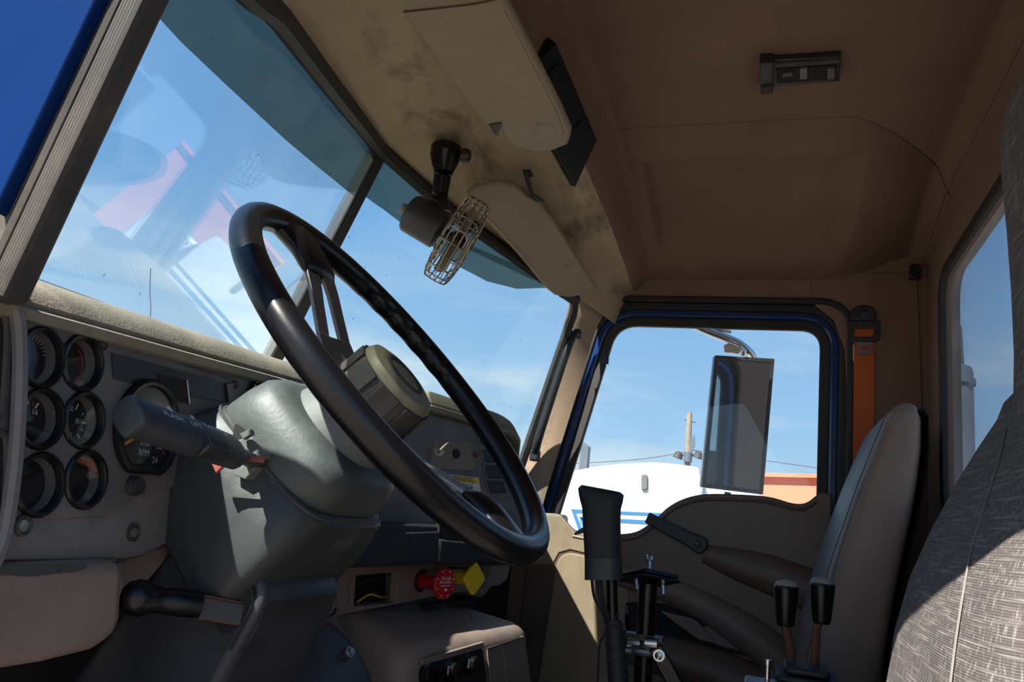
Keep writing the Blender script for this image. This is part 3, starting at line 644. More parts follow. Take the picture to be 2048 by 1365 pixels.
# warning sticker
sk = [(878, 947), (957, 956), (962, 987), (890, 980)]
st = MB().prism(roundpoly(spoly(sk, .0015), .004, 4), SN*.0005).build('warning_sticker', m_stickw, dash, label='yellow and white warning sticker')
MB().prism(spoly([(880, 949.5), (955, 957.5), (958.5, 969), (884, 961)], .0022), SN*.0002).build('yellow_field', m_sticky, st)
sx = (S(957, 956)-S(878, 947)).normalized(); sy = SN.cross(sx)
if sy.z < 0: sy = -sy
mb = MB().text('WARNING', S(921, 958.6, .0026), sx, sy, .0145)
tri = S(897, 955.5, .0027); mb.prism([tri+sy*.006, tri-sy*.005-sx*.0065, tri-sy*.005+sx*.0065], SN*.0001)
mb.build('warning_word', m_ink, st)
mb = MB().text('IF WARNING LIGHT', S(922, 970, .0026), sx, sy, .0068); [mb.obox(S(u_, 972.6+(u_-905)*.1, .0027), sx*.0042, sy*.0011, SN*.0001) for u_ in (908, 916, 925, 934, 943)]; mb.build('small_print', m_ink, st)
# ---- lower black panel, below the switch panel
LY = .548; LN = V((-.2, -.98, 0)).normalized()
def LQ(u, v, y): return PP(u, v, V((1.0, y, 0)), LN)
def Lp(L, y=LY): return [LQ(u, v, y) for u, v in L]
def LT(u, v, h=0): return LQ(u, v, lerp(.606, .598, (v-1040)/97)-h)
def Lt(L, h=0): return [LT(u, v, h) for u, v in L]
MB().prism(Lt([(640, 1040), (1052, 1060), (1046, 1100), (1030, 1132), (676, 1137), (640, 1137)]), (0, .04, 0)).build('lower_panel', m_black, dash, bevel=.004)
MB().prism(Lt([(690, 1070), (880, 1064), (880, 1125), (690, 1132)], .004), (0, .006, 0)).build('lower_ledge', m_black, dash, bevel=.002)
MB().prism(Lt([(880, 1078), (1000, 1090), (1010, 1126), (880, 1128)], .008), (0, .010, 0)).build('ash_tray', m_black, dash, bevel=.004)
MB().prism(Lt([(878, 1046), (960, 1068), (960, 1082), (880, 1080)], .004), (0, .006, 0)).build('tray_slot', m_dark, dash)
MB().lathe([(.008, -.001), (.008, .003), (.004, .003), (0, .001)], LT(706, 1078, .006), LN, 14).build('screw', m_gasket, dash)
# passenger end of the dash (mostly hidden behind the wheel)
MB().prism([V((1.50, .492, .155)), V((1.72, .55, .125)), V((2.05, .66, .085)), V((2.05, .66, -.16)), V((1.56, .53, -.16))], (0, .10, 0)).build('passenger_end', m_dash, dash, bevel=.01)
# ---- brown valve panel
vp = thing('brake_control_unit', 'brown control unit with red and yellow air valve knobs and a square hole', 'control unit', LQ(850, 1180, .655))
VY = .655
Vq = lambda L, y=VY: [LQ(u, v, y) for u, v in L]
hole = Vq([(712, 1152), (796, 1145), (792, 1206), (708, 1214)])
outer = Vq([(676, 1137), (1022, 1128), (1000, 1172), (674, 1232)])
MB().ring(hole, [outer[0], LQ(845, 1132, VY), LQ(840, 1200, VY), outer[3]], (0, .02, 0)).build('face', m_brown, vp, bevel=.003)
MB().prism([LQ(845, 1132, VY), outer[1], LQ(1015, 1160, VY), outer[2], LQ(840, 1200, VY)], (0, .02, 0)).build('face', m_brown, vp, bevel=.003)
MB().prism([p+V((0, .045, 0)) for p in Vq([(690, 1140), (820, 1136), (815, 1215), (690, 1225)])], (0, .003, 0)).build('hole_back', m_dark, vp)
MB().prism(Vq([(776, 1148), (796, 1146), (792, 1206), (775, 1205)], VY+.012), (0, .004, 0)).build('broken_tab', m_gasket, vp)
MB().tube(smooth_path(Vq([(714, 1172), (735, 1160), (760, 1162), (790, 1150)], VY+.03), 5), .002, 6).build('loose_wire', m_black, vp)
MB().tube(smooth_path(Vq([(714, 1205), (740, 1190), (765, 1196), (790, 1192)], VY+.03), 5), .002, 6).build('loose_wire', m_sticky, vp)
for v in (1172, 1200): MB().lathe([(.0065, -.001), (.006, .0015), (.004, .0005), (0, .0005)], LQ(700, v, VY), LN, 14).build('screw_plug', m_arm, vp)
# red and yellow air valve knobs
def knob(u, v, label, red):
    c = LQ(u, v, VY); m = m_red if red else m_yellow
    MB().lathe([(.020, -.002), (.020, .001), (.017, .001)], c, LN, 20).build('knob_collar', m_dark, vp)
    ax = V((-.34, -.94, .03)).normalized()
    k = MB().lathe([(.0135, 0), (.0135, .03), (.012, .045), (.011, .052)], c, ax, 20).build('valve_knob', m, vp, label=label)
    x, y, a = basis(ax)
    f = c+ax*.050
    n = 8 if red else 4; r = .0275 if red else .032
    P = [f+x*(r*math.cos(2*math.pi*i/n+(math.pi/8 if red else 0)))+y*(r*math.sin(2*math.pi*i/n+(math.pi/8 if red else 0))) for i in range(n)]
    P = roundpoly(P, .004 if red else .008, 4)
    MB().prism(P, ax*.008).build('handle', m, k, bevel=.002)
    if red:
        q = f+ax*.0083; mb = MB(); X = -x if x.x < 0 else x
        for s, dy, sz in (('TRAILER', .009, .0068), ('AIR SUPPLY', .0025, .0064)): mb.text(s, q+y*dy, X, y, sz)
        for i in range(5): mb.obox(q-y*.0032+X*((i-2)*.005), X*.0018, y*.0006, ax*.0001)
        for i in range(8):
            a_ = 2*math.pi*i/8+math.pi/8; e1 = q+X*(.0215*math.cos(a_))+y*(.0215*math.sin(a_)); mb.lathe([(.0014, 0), (.0014, .0002), (0, .0002)], e1, ax, 6)
        mb.obox(q-y*.010+X*.002, X*.003, y*.002, ax*.0001); mb.build('lettering', m_white, k)
knob(842, 1162, 'red eight-sided air supply knob', True)
knob(903, 1152, 'yellow diamond-shaped parking brake knob', False)
# ---- knee panel on the left
kp = [PY(u, v, .552) for u, v in [(-80, 1128), (252, 1121), (254, 1160), (250, 1235), (238, 1275), (190, 1305), (90, 1330), (0, 1345), (-80, 1355)]]
tag(MB().prism(smooth_path(kp[:2], 1)+kp[2:], (0, .05, 0)).build('knee_panel', m_brown, bevel=.012, seg=3), 'worn brown knee panel left of the steering column', 'panel')
MB().prism(smooth_path([PY(u, v, .5515) for u, v in [(-60, 1132), (60, 1131), (168, 1130), (160, 1142), (110, 1148), (60, 1154), (0, 1150), (-60, 1152)]], 3), (0, .001, 0)).build('bare_patch', m_shroud, bpy.data.objects['knee_panel'])
tag(MB().prism([PY(u, v, .60) for u, v in [(240, 1124), (345, 1085), (362, 1090), (300, 1160), (262, 1205), (240, 1205)]], (0, .02, 0)).build('bracket_plate', m_brown, bevel=.003), 'brown plate between the knee panel and column cover', 'panel')
tag(MB().prism([PY(u, v, .61) for u, v in [(560, 1150), (672, 1140), (676, 1236), (690, 1260), (740, 1290), (745, 1330), (690, 1380), (540, 1380)]], (0, .02, 0)).build('firewall_panel', m_brown, bevel=.004), 'cracked brown panel between the column cover and heater console', 'panel')
MB().tube([PY(u, v, .6085) for u, v in [(578, 1266), (596, 1268), (614, 1263), (628, 1254), (642, 1243), (656, 1234), (668, 1229), (672, 1218)]], .0014, 6).build('crack', m_dark, bpy.data.objects['firewall_panel'], label='jagged dark crack')
# round black boot plate at the bottom
bc = PY(630, 1405, .545); ba = V((-.25, -.85, .45)).normalized()
bp0 = thing('boot_plate', 'round black plate with a bolt below the column', 'plate', bc)
MB().lathe([(.106, -.01), (.106, 0), (.100, .003), (.065, .004), (.060, .008), (0, .010)], bc, ba, 44).build('plate', m_cover, bp0)
MB().lathe([(.112, -.012), (.112, -.002), (.105, .001), (.105, -.012)], bc, ba, 44, cap=False).build('rim', m_gasket, bp0)
bx, by, _ = basis(ba)
for a in (38, 128): MB().lathe([(.008, 0), (.008, .004), (.005, .0045), (.0045, .009), (0, .009)], bc+ba*.003+(bx*math.cos(math.radians(a))+by*math.sin(math.radians(a)))*.090, ba, 10).build('bolt', m_cast, bp0)
# ---- heater console
hc = thing('heater_console', 'brown heater console with open front and small knobs', 'console', (1.2, .45, -.3))
def cyf(x): return .545-.204*(x-1.0)
secs = []
for x, ins in ((1.180, .03), (1.188, .012), (1.20, .004), (1.222, 0), (1.53, 0), (1.555, .004), (1.57, .012), (1.58, .03)):
    cf = cyf(x); zt = lerp(-.204, -.195, (x-1.18)/.4)
    secs.append([V((x, .645, -.166-ins)), V((x, .60, -.172-ins)), V((x, cf+.03+ins, zt+.004-ins)), V((x, cf+.014+ins, zt-.002-ins)), V((x, cf+.004+ins, zt-.012-ins)), V((x, cf+ins, zt-.026-ins)), V((x, cf-.01+ins, -.47)), V((x, .645, -.47))])
MB().loft(secs).build('body', m_brown, hc, smooth=50)
def C(u, v, h=0): return LQ(u, v, .545-.003-h)
def Cl(L, h=0): return [C(u, v, h) for u, v in L]
MB().prism(roundpoly(Cl([(846, 1330), (965, 1297), (975, 1390), (846, 1400)]), .010, 4), LN*.001).build('open_front', m_dark, hc)
MB().prism(Cl([(846, 1320), (968, 1285), (968, 1297), (846, 1332)], .004), -LN*.006).build('front_lip', m_brown, hc, bevel=.001)
MB().prism(roundpoly(Cl([(972, 1297), (1046, 1272), (1062, 1380), (980, 1385)], .001), .004, 3), LN*.003).build('blank_plate', m_brown, hc, bevel=.0015)
MB().tube(Cl([(974, 1299), (1040, 1276)], .005), .0018, 5).build('plate_slot', m_dark, hc)
MB().tube(Cl([(1006, 1294), (1016, 1380)], .005), .0014, 5).build('plate_rib', m_brown, hc)
for u, v in ((855, 1350), (897, 1342), (938, 1328)):
    o = MB().lathe([(.019, 0), (.019, .006), (.013, .008), (.011, .020), (0, .021)], C(u, v), V((-.45, -1, .15)), 18).build('control_knob', m_rim, hc)
    MB().obox(C(u, v, .022), V((.0015, 0, 0)), V((0, .0015, 0)), V((0, 0, .007))).build('pointer', m_black, o)
for L_ in ([(840, 1208), (880, 1203), (885, 1212), (850, 1216)], [(905, 1203), (945, 1200), (950, 1207), (912, 1210)]):
    MB().prism([PZ(u, v, -.168) for u, v in L_], (0, 0, .002)).build('top_vent_hole', m_dark, hc)

# ================================================================== STEERING WHEEL AND COLUMN
WC0 = V((.8, .395, .14)); TT = .7483
WN = V((0, -math.cos(TT), math.sin(TT))); WBv = V((0, math.sin(TT), math.cos(TT))); WX = V((1, 0, 0))
def wl(x, b, n): return WC0+WX*x+WBv*b+WN*n
sw = thing('steering_wheel', 'large black two-spoke steering wheel with worn dusty hub', 'steering wheel', WC0-WN*.05)
RW = .2327; N = 192
pts = [wl(RW*math.cos(2*math.pi*i/N), RW*math.sin(2*math.pi*i/N), 0) for i in range(N)]
# finger grips moulded into the under-side of the rim
rings = []
for i in range(N):
    th = 2*math.pi*i/N; rad = WX*math.cos(th)+WBv*math.sin(th); rg = []
    for kk in range(14):
        a = 2*math.pi*kk/14; rr = .0156
        if 0.15 < th < 1.15: rr += .0026*math.sin(th*38)*max(0, -math.cos(a))*sm((th-.15)/.15)*sm((1.15-th)/.15)
        rg.append(pts[i]+rad*(rr*math.cos(a))+WN*(rr*math.sin(a)))
    rings.append(rg)
MB().loft(rings, closed=True).build('rim', m_rim, sw, smooth=80)
for s in (1, -1):
    ph = math.radians(7 if s > 0 else -4); kw = 1 if s > 0 else .62
    def sp(r, w, n): w *= kw; return wl(w*math.cos(ph)-s*r*math.sin(ph), s*r*math.cos(ph)+w*math.sin(ph), n)
    def nz(r): return lerp(-.046, -.002, sm((r-.05)/.14))
    slot = [(.090, -.0095), (.098, -.0125), (.11, -.0115), (.165, -.0055), (.172, 0), (.165, .0055), (.11, .0115), (.098, .0125), (.090, .0095), (.086, 0)]
    outl = [(.045, -.026), (.07, -.0225), (.11, -.0195), (.18, -.0175), (.222, -.019), (.222, .019), (.18, .0175), (.11, .0195), (.07, .0225), (.045, .026)]
    def rs(P, k=60):
        seg = []; T = 0
        for i in range(len(P)): T += (V(P[(i+1) % len(P)])-V(P[i])).length
        return P
    # plate with an open slot: two rails, a foot and a head
    rows_l = [(.040, -.027, .027), (.086, -.021, .021)]
    A = [sp(r, w, nz(r)) for r, w in [(.040, -.027), (.065, -.023), (.088, -.021), (.088, .021), (.065, .023), (.040, .027)]]
    o = MB()
    def strip(Lr):
        rows = [[sp(r, a, nz(r)+.0025) for r, a, bq in Lr], [sp(r, bq, nz(r)+.0025) for r, a, bq in Lr], [sp(r, bq, nz(r)-.0025) for r, a, bq in Lr], [sp(r, a, nz(r)-.0025) for r, a, bq in Lr]]
        o.loft([[rows[q][i] for q in range(4)] for i in range(len(Lr))])
    strip([(.036, -.046, .046), (.06, -.043, .043), (.088, -.040, .040)])
    strip([(.088, -.040, -.0150), (.12, -.0375, -.0115), (.14, -.0360, -.0085), (.160, -.035, -.004)])
    strip([(.088, .0150, .040), (.12, .0115, .0375), (.14, .0085, .0360), (.160, .004, .035)])
    strip([(.160, -.035, .035), (.20, -.033, .033), (.228, -.03, .03)])
    o.build('spoke', m_spoke, sw, bevel=.0008)
    # black moulded grip where the spoke meets the rim
    g = MB(); rg = []
    for r, w, t in ((.158, .0365, .006), (.166, .040, .011), (.190, .040, .013), (.210, .046, .0140), (.222, .054, .0145), (.233, .070, .0135)):
        rg.append([sp(r, w*math.cos(a), nz(r)+t*math.sin(a)) for a in [2*math.pi*q/20 for q in range(20)]])
    g.loft(rg).build('spoke_grip', m_rim, sw, smooth=70)
hub = MB().lathe([(.044, -.056), (.051, -.052), (.053, -.03), (.052, -.012), (.049, -.006)], WC0, WN, 48).build('hub', m_hub, sw)
for q in range(9):
    a = 2*math.pi*q/9+.2; rd = WX*math.cos(a)+WBv*math.sin(a); tg = WN.cross(rd)
    MB().obox(WC0+WN*-.026+rd*.0525, rd*.0016, tg*.0135, WN*.017).build('hub_lug', m_hub, hub, bevel=.001)
MB().lathe([(.0500, -.012), (.0505, -.006), (.047, .001), (.036, .0045), (.030, .005), (.027, .0035), (.024, .003), (.021, .0045), (.017, .004), (0, .004)], WC0, WN, 48).build('horn_cap', m_hubcap, sw)
MB().tube([wl(.026*math.cos(2*math.pi*i/32), .026*math.sin(2*math.pi*i/32), .0042) for i in range(32)], .0022, 6, closed=True).build('emblem_ring', m_gasket, sw)
# ---- column
col = thing('steering_column', 'faded grey steering column shroud with cracked lower half', 'steering column', wl(0, 0, -.3))
MB().lathe([(.040, -.058), (.050, -.066), (.058, -.085), (.066, -.112), (.066, -.135)], WC0, WN, 44).build('collar', m_collar, col)
def rrect(cx, cb, hx, hb, k, n=36, p=4.0, skew=0):
    out = []
    for i in range(n):
        a = 2*math.pi*i/n; ca, sa = math.cos(a), math.sin(a)
        x = hx*math.copysign(abs(ca)**(2/p), ca); b_ = hb*math.copysign(abs(sa)**(2/p), sa)
        out.append(wl(cx+x, cb+b_, k+skew*b_))
    return out
up_ = [rrect(0, .0, .060, .060, -.092, skew=-.05), rrect(0, .0, .072, .072, -.095, skew=-.06), rrect(0, 0, .082, .080, -.104, skew=-.09), rrect(0, -.001, .088, .085, -.122, skew=-.13), rrect(0, -.002, .091, .087, -.142, skew=-.16), rrect(0, -.002, .090, .087, -.152, skew=-.16)]
MB().loft(up_).build('upper_shroud', m_shroud, col, smooth=70)
lo_ = [rrect(0, -.004, .088, .088, -.148, p=5, skew=-.16), rrect(0, -.006, .094, .094, -.154, p=5, skew=-.16), rrect(-.002, -.008, .102, .098, -.19, p=9, skew=-.1), rrect(-.004, -.012, .104, .101, -.24, p=9), rrect(-.006, -.016, .100, .097, -.272, p=7), rrect(-.006, -.018, .085, .084, -.284, p=5)]
MB().loft(lo_).build('lower_shroud', m_shroud2, col, smooth=38)
MB().tube([p for p in rrect(0, -.004, .0915, .091, -.151, 60, 5, skew=-.16)], .0022, 6, closed=True).build('shroud_seam', m_hub, col)
# crack and chipped opening by the signal stalk
MB().prism(roundpoly([PX(u, v, .7062) for u, v in [(470, 846), (492, 862), (520, 925), (522, 952), (508, 966), (486, 984), (462, 968), (452, 935), (462, 890)]], .004, 3), (.002, 0, 0)).build('shroud_opening', m_dark, col)
MB().prism([wl(-.050, -.0895, -.160), wl(-.028, -.090, -.160), wl(-.028, -.0915, -.167), wl(-.050, -.091, -.167)], -WBv*.002).build('shroud_hole', m_dark, col)
# cover over the lower column
MB().prism([PX(u, v, .716) for u, v in [(350, 1076), (440, 1140), (500, 1150), (516, 1162), (526, 1182), (524, 1205), (500, 1262), (462, 1325), (410, 1425), (85, 1425), (135, 1365), (200, 1280), (270, 1185)]], (.15, -.004, 0)).build('column_cover', m_cover, col, bevel=.014, seg=4)
# plate with the lever slot
MB().lathe([(.013, 0), (.013, .0012), (.0, .0012)], PX(372, 1117, .717), (-1, 0, 0), 14).build('rivet', m_gasket, col)
# ---- turn signal stalk
e0 = PX(474, 908, .650); e1 = PX(250, 830, .510); eS = PX(520, 930, .712)
ts = thing('signal_stalk', 'black paddle-shaped signal stalk with worn white lettering', 'stalk', e0)
td = (e1-e0).normalized(); tn = (V((-.5, -.55, .66))-td*V((-.5, -.55, .66)).dot(td)).normalized(); tw = td.cross(tn).normalized()
if tw.z > 0: tw = -tw
Ls = (e1-e0).length
def sk_(t, w, h, n=20, p=3.2):
    o = []
    for i in range(n):
        a = 2*math.pi*i/n; ca, sa = math.cos(a), math.sin(a)
        o.append(e0+td*(t*Ls)+tw*(w*math.copysign(abs(ca)**(2/p), ca))+tn*(h*math.copysign(abs(sa)**(2/p), sa)))
    return o
MB().loft([sk_(.0, .014, .009), sk_(.06, .0180, .0110), sk_(.5, .0180, .0125), sk_(.9, .0168, .0125), sk_(.94, .0160, .012)]).build('paddle', m_cover, ts, smooth=50)
cap = MB().loft([sk_(.93, .0172, .0135), sk_(.965, .0176, .014), sk_(.985, .0165, .0128), sk_(.99, .014, .011)]).build('end_cap', m_shroud2, ts, smooth=50)
MB().tube([eS, eS.lerp(e0, .5), e0+td*.006], [.0085, .0075, .008], 10).build('stem', m_shroud, ts)
# grey switch body and faded red lever inside the opening
MB().prism([PX(u, v, .690) for u, v in [(474, 880), (500, 872), (522, 905), (520, 918), (478, 908)]], (.02, 0, 0)).build('switch_body', m_collar, ts, bevel=.002)
MB().prism([PX(u, v, .680) for u, v in [(478, 868), (500, 858), (504, 868), (486, 880)]], (.006, 0, 0)).build('contact_leaf', m_collar, ts, bevel=.001)
MB().prism([PX(u, v, .690) for u, v in [(466, 950), (490, 930), (512, 934), (490, 960)]], (.015, 0, 0)).build('contact_leaf', m_collar, ts, bevel=.001)
MB().prism([PX(u, v, .668) for u, v in [(420, 922), (431, 948), (450, 930), (474, 920), (526, 926), (526, 916), (474, 908)]], (.004, 0, 0)).build('red_tab', mat('faded red plastic', (.30, .075, .055), .6, bump=0), ts, bevel=.001)
o = MB().obox(e0+td*(.36*Ls)+tw*.0165+tn*.005, td*.015, tw*.0055, tn*.007).build('slide_switch', m_black, ts, bevel=.002)
for i in range(7): MB().obox(e0+td*(.36*Ls+(i-3)*.004)+tw*.0165+tn*.0125, td*.0009, tw*.006, tn*.0012).build('grip_ridge', m_shroud2, o)
mb = MB(); lx = -td; ly = -tw; face = lambda t, w: e0+td*(t*Ls)+tw*w+tn*.0132
mb.text('FLASH', face(.70, -.001), lx, ly, .0085, 0); mb.text('LIFT', face(.50, -.001), lx, ly, .0085, 0); mb.text('FLASHER', face(.33, -.006), lx, ly, .0065, 0)
for i in range(5):
    a = i*math.pi/5; q = lx*math.cos(a)+ly*math.sin(a); mb.obox(face(.70, -.0105), q*.0035, tn.cross(q)*.0003, tn*.0001)
for i in range(4): mb.obox(face(.50, -.0085-.0014*i), lx*.003, ly*.0003, tn*.0001)
mb.prism([face(.19, -.004), face(.22, -.007), face(.22, -.001)], tn*.0002)
mb.build('lettering', m_grey, ts)
# ---- tilt lever with ball grip
s0 = PX(484, 1228, .714); s1 = PX(374, 1208, .672); s2 = PX(280, 1197, .638)
tl = thing('tilt_lever', 'black ball-ended lever in the slot of the column cover', 'lever', s0)
ld = (s2-s1).normalized(); lu = (V((0, 0, 1))-ld*ld.z).normalized(); ln = ld.cross(lu)
MB().prism([s0+lu*.011, s1+lu*.011, s1-lu*.012, s0-lu*.012], ln*.004).build('arm', m_rust, tl, bevel=.0008)
MB().prism([s0+lu*.008-ln*.001, s1+lu*.008-ln*.001, s1-lu*.010-ln*.001, s0-lu*.010-ln*.001], -ln*.001).build('arm_face', m_cover, tl)
MB().tube([s1-ld*.012, s1, s1+ld*.016, s1.lerp(s2, .55), s1.lerp(s2, .75), s2-ld*.004, s2+ld*.005, s2+ld*.012, s2+ld*.016, s2+ld*.0175], [.0125, .0128, .0128, .0115, .0130, .0165, .0165, .0135, .008, .001], 18).build('grip', m_rim, tl, smooth=80)
# slot and rusty guide plate on the cover
sp_ = [PX(u, v, .7125) for u, v in [(482, 1178), (496, 1172), (508, 1178), (508, 1192), (476, 1252), (458, 1268), (440, 1268), (433, 1256), (440, 1244), (456, 1236)]]
MB().prism(roundpoly(sp_, .005, 3), (.002, 0, 0)).build('lever_slot', m_dark, col)
MB().prism([PX(u, v, .7145) for u, v in [(486, 1198), (506, 1194), (474, 1244), (458, 1242)]], (.001, 0, 0)).build('guide_plate', m_rust, col)
MB().tube(smooth_path([PX(u, v, .722) for u, v in [(474, 1164), (496, 1156), (516, 1164), (523, 1184), (518, 1210), (500, 1246), (470, 1300)]], 5), .007, 10).build('slot_rim', m_cover, col)
# ================================================================== OVERHEAD
# ---- sun visors
VZ = .636
vl = thing('sun_visor', 'large stained beige sun visor above the driver', 'sun visor', PZ(980, 150, VZ), 'sun visors')
ol = [(560, -330), (775, -20), (800, 20), (880, 130), (968, 248), (985, 252), (1000, 250), (1006, 272), (1028, 294), (1060, 304), (1100, 305), (1136, 291), (1143, 266), (1120, 214), (1062, 100), (1000, -20), (850, -330)]
MB().prism([PZ(u, v, VZ) for u, v in ol], (0, 0, .016)).build('flap', m_visor, vl, bevel=.006, seg=3)
MB().tube([PZ(u, v, VZ-.001) for u, v in [(806, 24), (880, 16), (950, 8), (1004, -4)]], .0012, 5).build('hem_seam', m_rust, vl)
MB().tube([PZ(u, v, VZ-.0005) for u, v in [(1006, 20), (1050, 105), (1108, 218), (1128, 268)]], .0012, 5).build('edge_piping', m_trim, vl)
MB().prism([PZ(u, v, VZ-.002) for u, v in [(978, 250), (1003, 246), (996, 272), (988, 268)]], (0, 0, .02)).build('hinge_clip', m_black, vl)
va, vb, vc = V((1.427, .48, .648)), V((1.9, .431, .578)), V((1.82, .53, .540))
vn = (vb-va).cross(vc-va).normalized(); vn = vn if vn.z > 0 else -vn
vr = thing('sun_visor', 'folded tan sun visor above the passenger side', 'sun visor', PP(1070, 480, va, vn), 'sun visors')
orr = [(934, 392), (955, 377), (1000, 368), (1030, 372), (1054, 392), (1078, 404), (1110, 444), (1150, 510), (1196, 580), (1180, 588), (1140, 596), (1110, 592), (1090, 576), (1040, 515), (985, 455), (950, 418)]
MB().prism([PP(u, v, va, vn) for u, v in orr], vn*.014).build('flap', m_visor, vr, bevel=.005, seg=3)
MB().tube([PP(u, v, va, vn)-vn*.0006 for u, v in [(946, 408), (980, 440), (1036, 500), (1090, 564)]], .0012, 5).build('edge_piping', m_trim, vr)
MB().tube(smooth_path([PP(u, v, va, vn)+vn*h for u, v, h in [(1058, 358, .02), (1060, 372, .005), (1064, 388, -.004), (1078, 396, -.006), (1084, 404, .002)]], 4), .005, 8).build('clip', m_black, vr)
MB().obox(PP(1062, 360, va, vn)+vn*.018, (.012, 0, 0), (0, .008, 0), (0, 0, .003)).build('clip_plate', m_black, vr, bevel=.001)
# ---- flat black box hung behind the header
bxp = thing('overhead_box', 'flat black box hanging from the header between the visors', 'box', (1.2, .35, .70))
bt_, bb_ = V((0, .334, .715)), V((0, .392, .656)); be = (bb_-bt_); bn_ = V((0, -be.z, be.y)).normalized(); bn_ = -bn_ if bn_.z > 0 else bn_
def bxq(x, t, h): return V((x, 0, 0))+bt_+be*t+bn_*h
MB().prism([bxq(1.05, 0, 0), bxq(1.365, 0, 0), bxq(1.45, 1, 0), bxq(1.05, 1, 0)], -bn_*.020).build('body', m_face, bxp, bevel=.002)
MB().prism([bxq(1.09, .1, .003), bxq(1.25, .1, .003), bxq(1.25, .8, .003), bxq(1.09, .8, .003)], -bn_*.003).build('door_panel', m_face, bxp, bevel=.001)
MB().prism([bxq(1.27, .08, .002), bxq(1.355, .08, .002), bxq(1.42, .9, .002), bxq(1.27, .9, .002)], -bn_*.003).build('door_panel', m_face, bxp, bevel=.001)
MB().tube([bxq(1.05, 1.02, -.010), bxq(1.45, 1.02, -.010)], .0025, 6).build('lower_rib', m_gasket, bxp)
# ---- cab fan
fb = PZ(893, 298, .664)
fan = thing('cab_fan', 'small wire-caged cab fan hanging from the header', 'fan', fb)
MB().lathe([(.020, .01), (.029, .004), (.030, -.004), (.027, -.02), (.019, -.045), (.018, -.05), (0, -.05)], fb, (0, 0, 1), 24).build('mount_cup', m_rim, fan)
for a in (.6, 1.9, 3.5, 5.0):
    q = V((math.cos(a), math.sin(a), 0)); MB().prism([fb+q*.0285+V((0, 0, -.012))+q.cross(V((0, 0, 1)))*.006, fb+q*.0285+V((0, 0, -.012))-q.cross(V((0, 0, 1)))*.006, fb+q*.021+V((0, 0, -.038))], q*.0015).build('cup_flute', m_shroud2, fan)
kn = fb+V((.0, -.034, -.014)); MB().lathe([(.013, 0), (.014, .004), (.012, .014), (.006, .016), (0, .016)], kn, (.2, -1, -.15), 14).build('switch_knob', m_black, fan)
ac = PX(880, 388, fb.x+.01)
MB().tube([fb+V((0, 0, -.045)), fb.lerp(ac, .6), ac], [.018, .0165, .015], 16).build('arm', m_rim, fan)
FA = V((.42, -.82, -.40)).normalized(); fc = PX(914, 482, fb.x+.02); fx, fy, _ = basis(FA)
mc = fc-FA*.062
MB().lathe([(.024, -.046), (.033, -.042), (.037, -.036), (.037, .024), (.030, .030), (.010, .034), (.008, .05)], mc, FA, 28).build('motor', m_black, fan)
MB().lathe([(.010, -.056), (.012, -.046), (0, -.046)], mc, FA, 12).build('motor_nut', m_hubcap, fan)
MB().tube(smooth_path([ac+V((0, 0, .004)), ac.lerp(mc, .4)+V((-.02, 0, .01)), mc+V((-.018, .0, .046)), mc+V((-.006, -.02, .038))], 6), .0022, 6).build('power_cord', m_gasket, fan)
MB().prism([ac+V((0, .012, 0)), ac+V((0, -.012, .0)), mc-FA*-.02+V((0, -.02, .037)), mc+V((0, .012, .037))], (.012, 0, 0)).build('bracket', m_black, fan, bevel=.002)
RF = .085
cage = MB()
for i in range(20):
    a = 2*math.pi*i/20; q = fx*math.cos(a)+fy*math.sin(a); q2 = fx*math.cos(a+.12)+fy*math.sin(a+.12)
    cage.tube(smooth_path([fc+FA*.026+q*.018, fc+FA*.027+q*.05, fc+FA*.022+q2*(RF*.93), fc+FA*.012+q2*RF, fc-FA*.012+q2*RF, fc-FA*.022+q2*(RF*.93), fc-FA*.026+q*.034], 3), .0012, 5)
for r, h in ((.018, .026), (.030, .027), (.042, .027), (.054, .0265), (.066, .0245), (.077, .0205), (.085, .012), (.0855, .0), (.085, -.012), (.077, -.0205), (.062, -.0245), (.048, -.0255), (.034, -.026)):
    cage.tube([fc+FA*h+(fx*math.cos(2*math.pi*i/40)+fy*math.sin(2*math.pi*i/40))*r for i in range(40)], .0012, 5, closed=True)
cage.build('wire_cage', m_wire, fan)
MB().lathe([(.020, .022), (.018, .026), (0, .027)], fc, FA, 20).build('cage_badge', m_hubcap, fan)
for i in range(4):
    a0 = i*math.pi/2; P = []
    for t in range(5):
        a = a0+t*.22; q = fx*math.cos(a)+fy*math.sin(a); P.append([fc+q*r+FA*(-.010+.018*t/4) for r in (.012, .03, .05, .068)])
    MB().grid(P).build('blade', m_hubcap, fan)
MB().lathe([(.014, -.014), (.014, .010), (.008, .014), (0, .014)], fc, FA, 18).build('rotor_hub', m_black, fan)
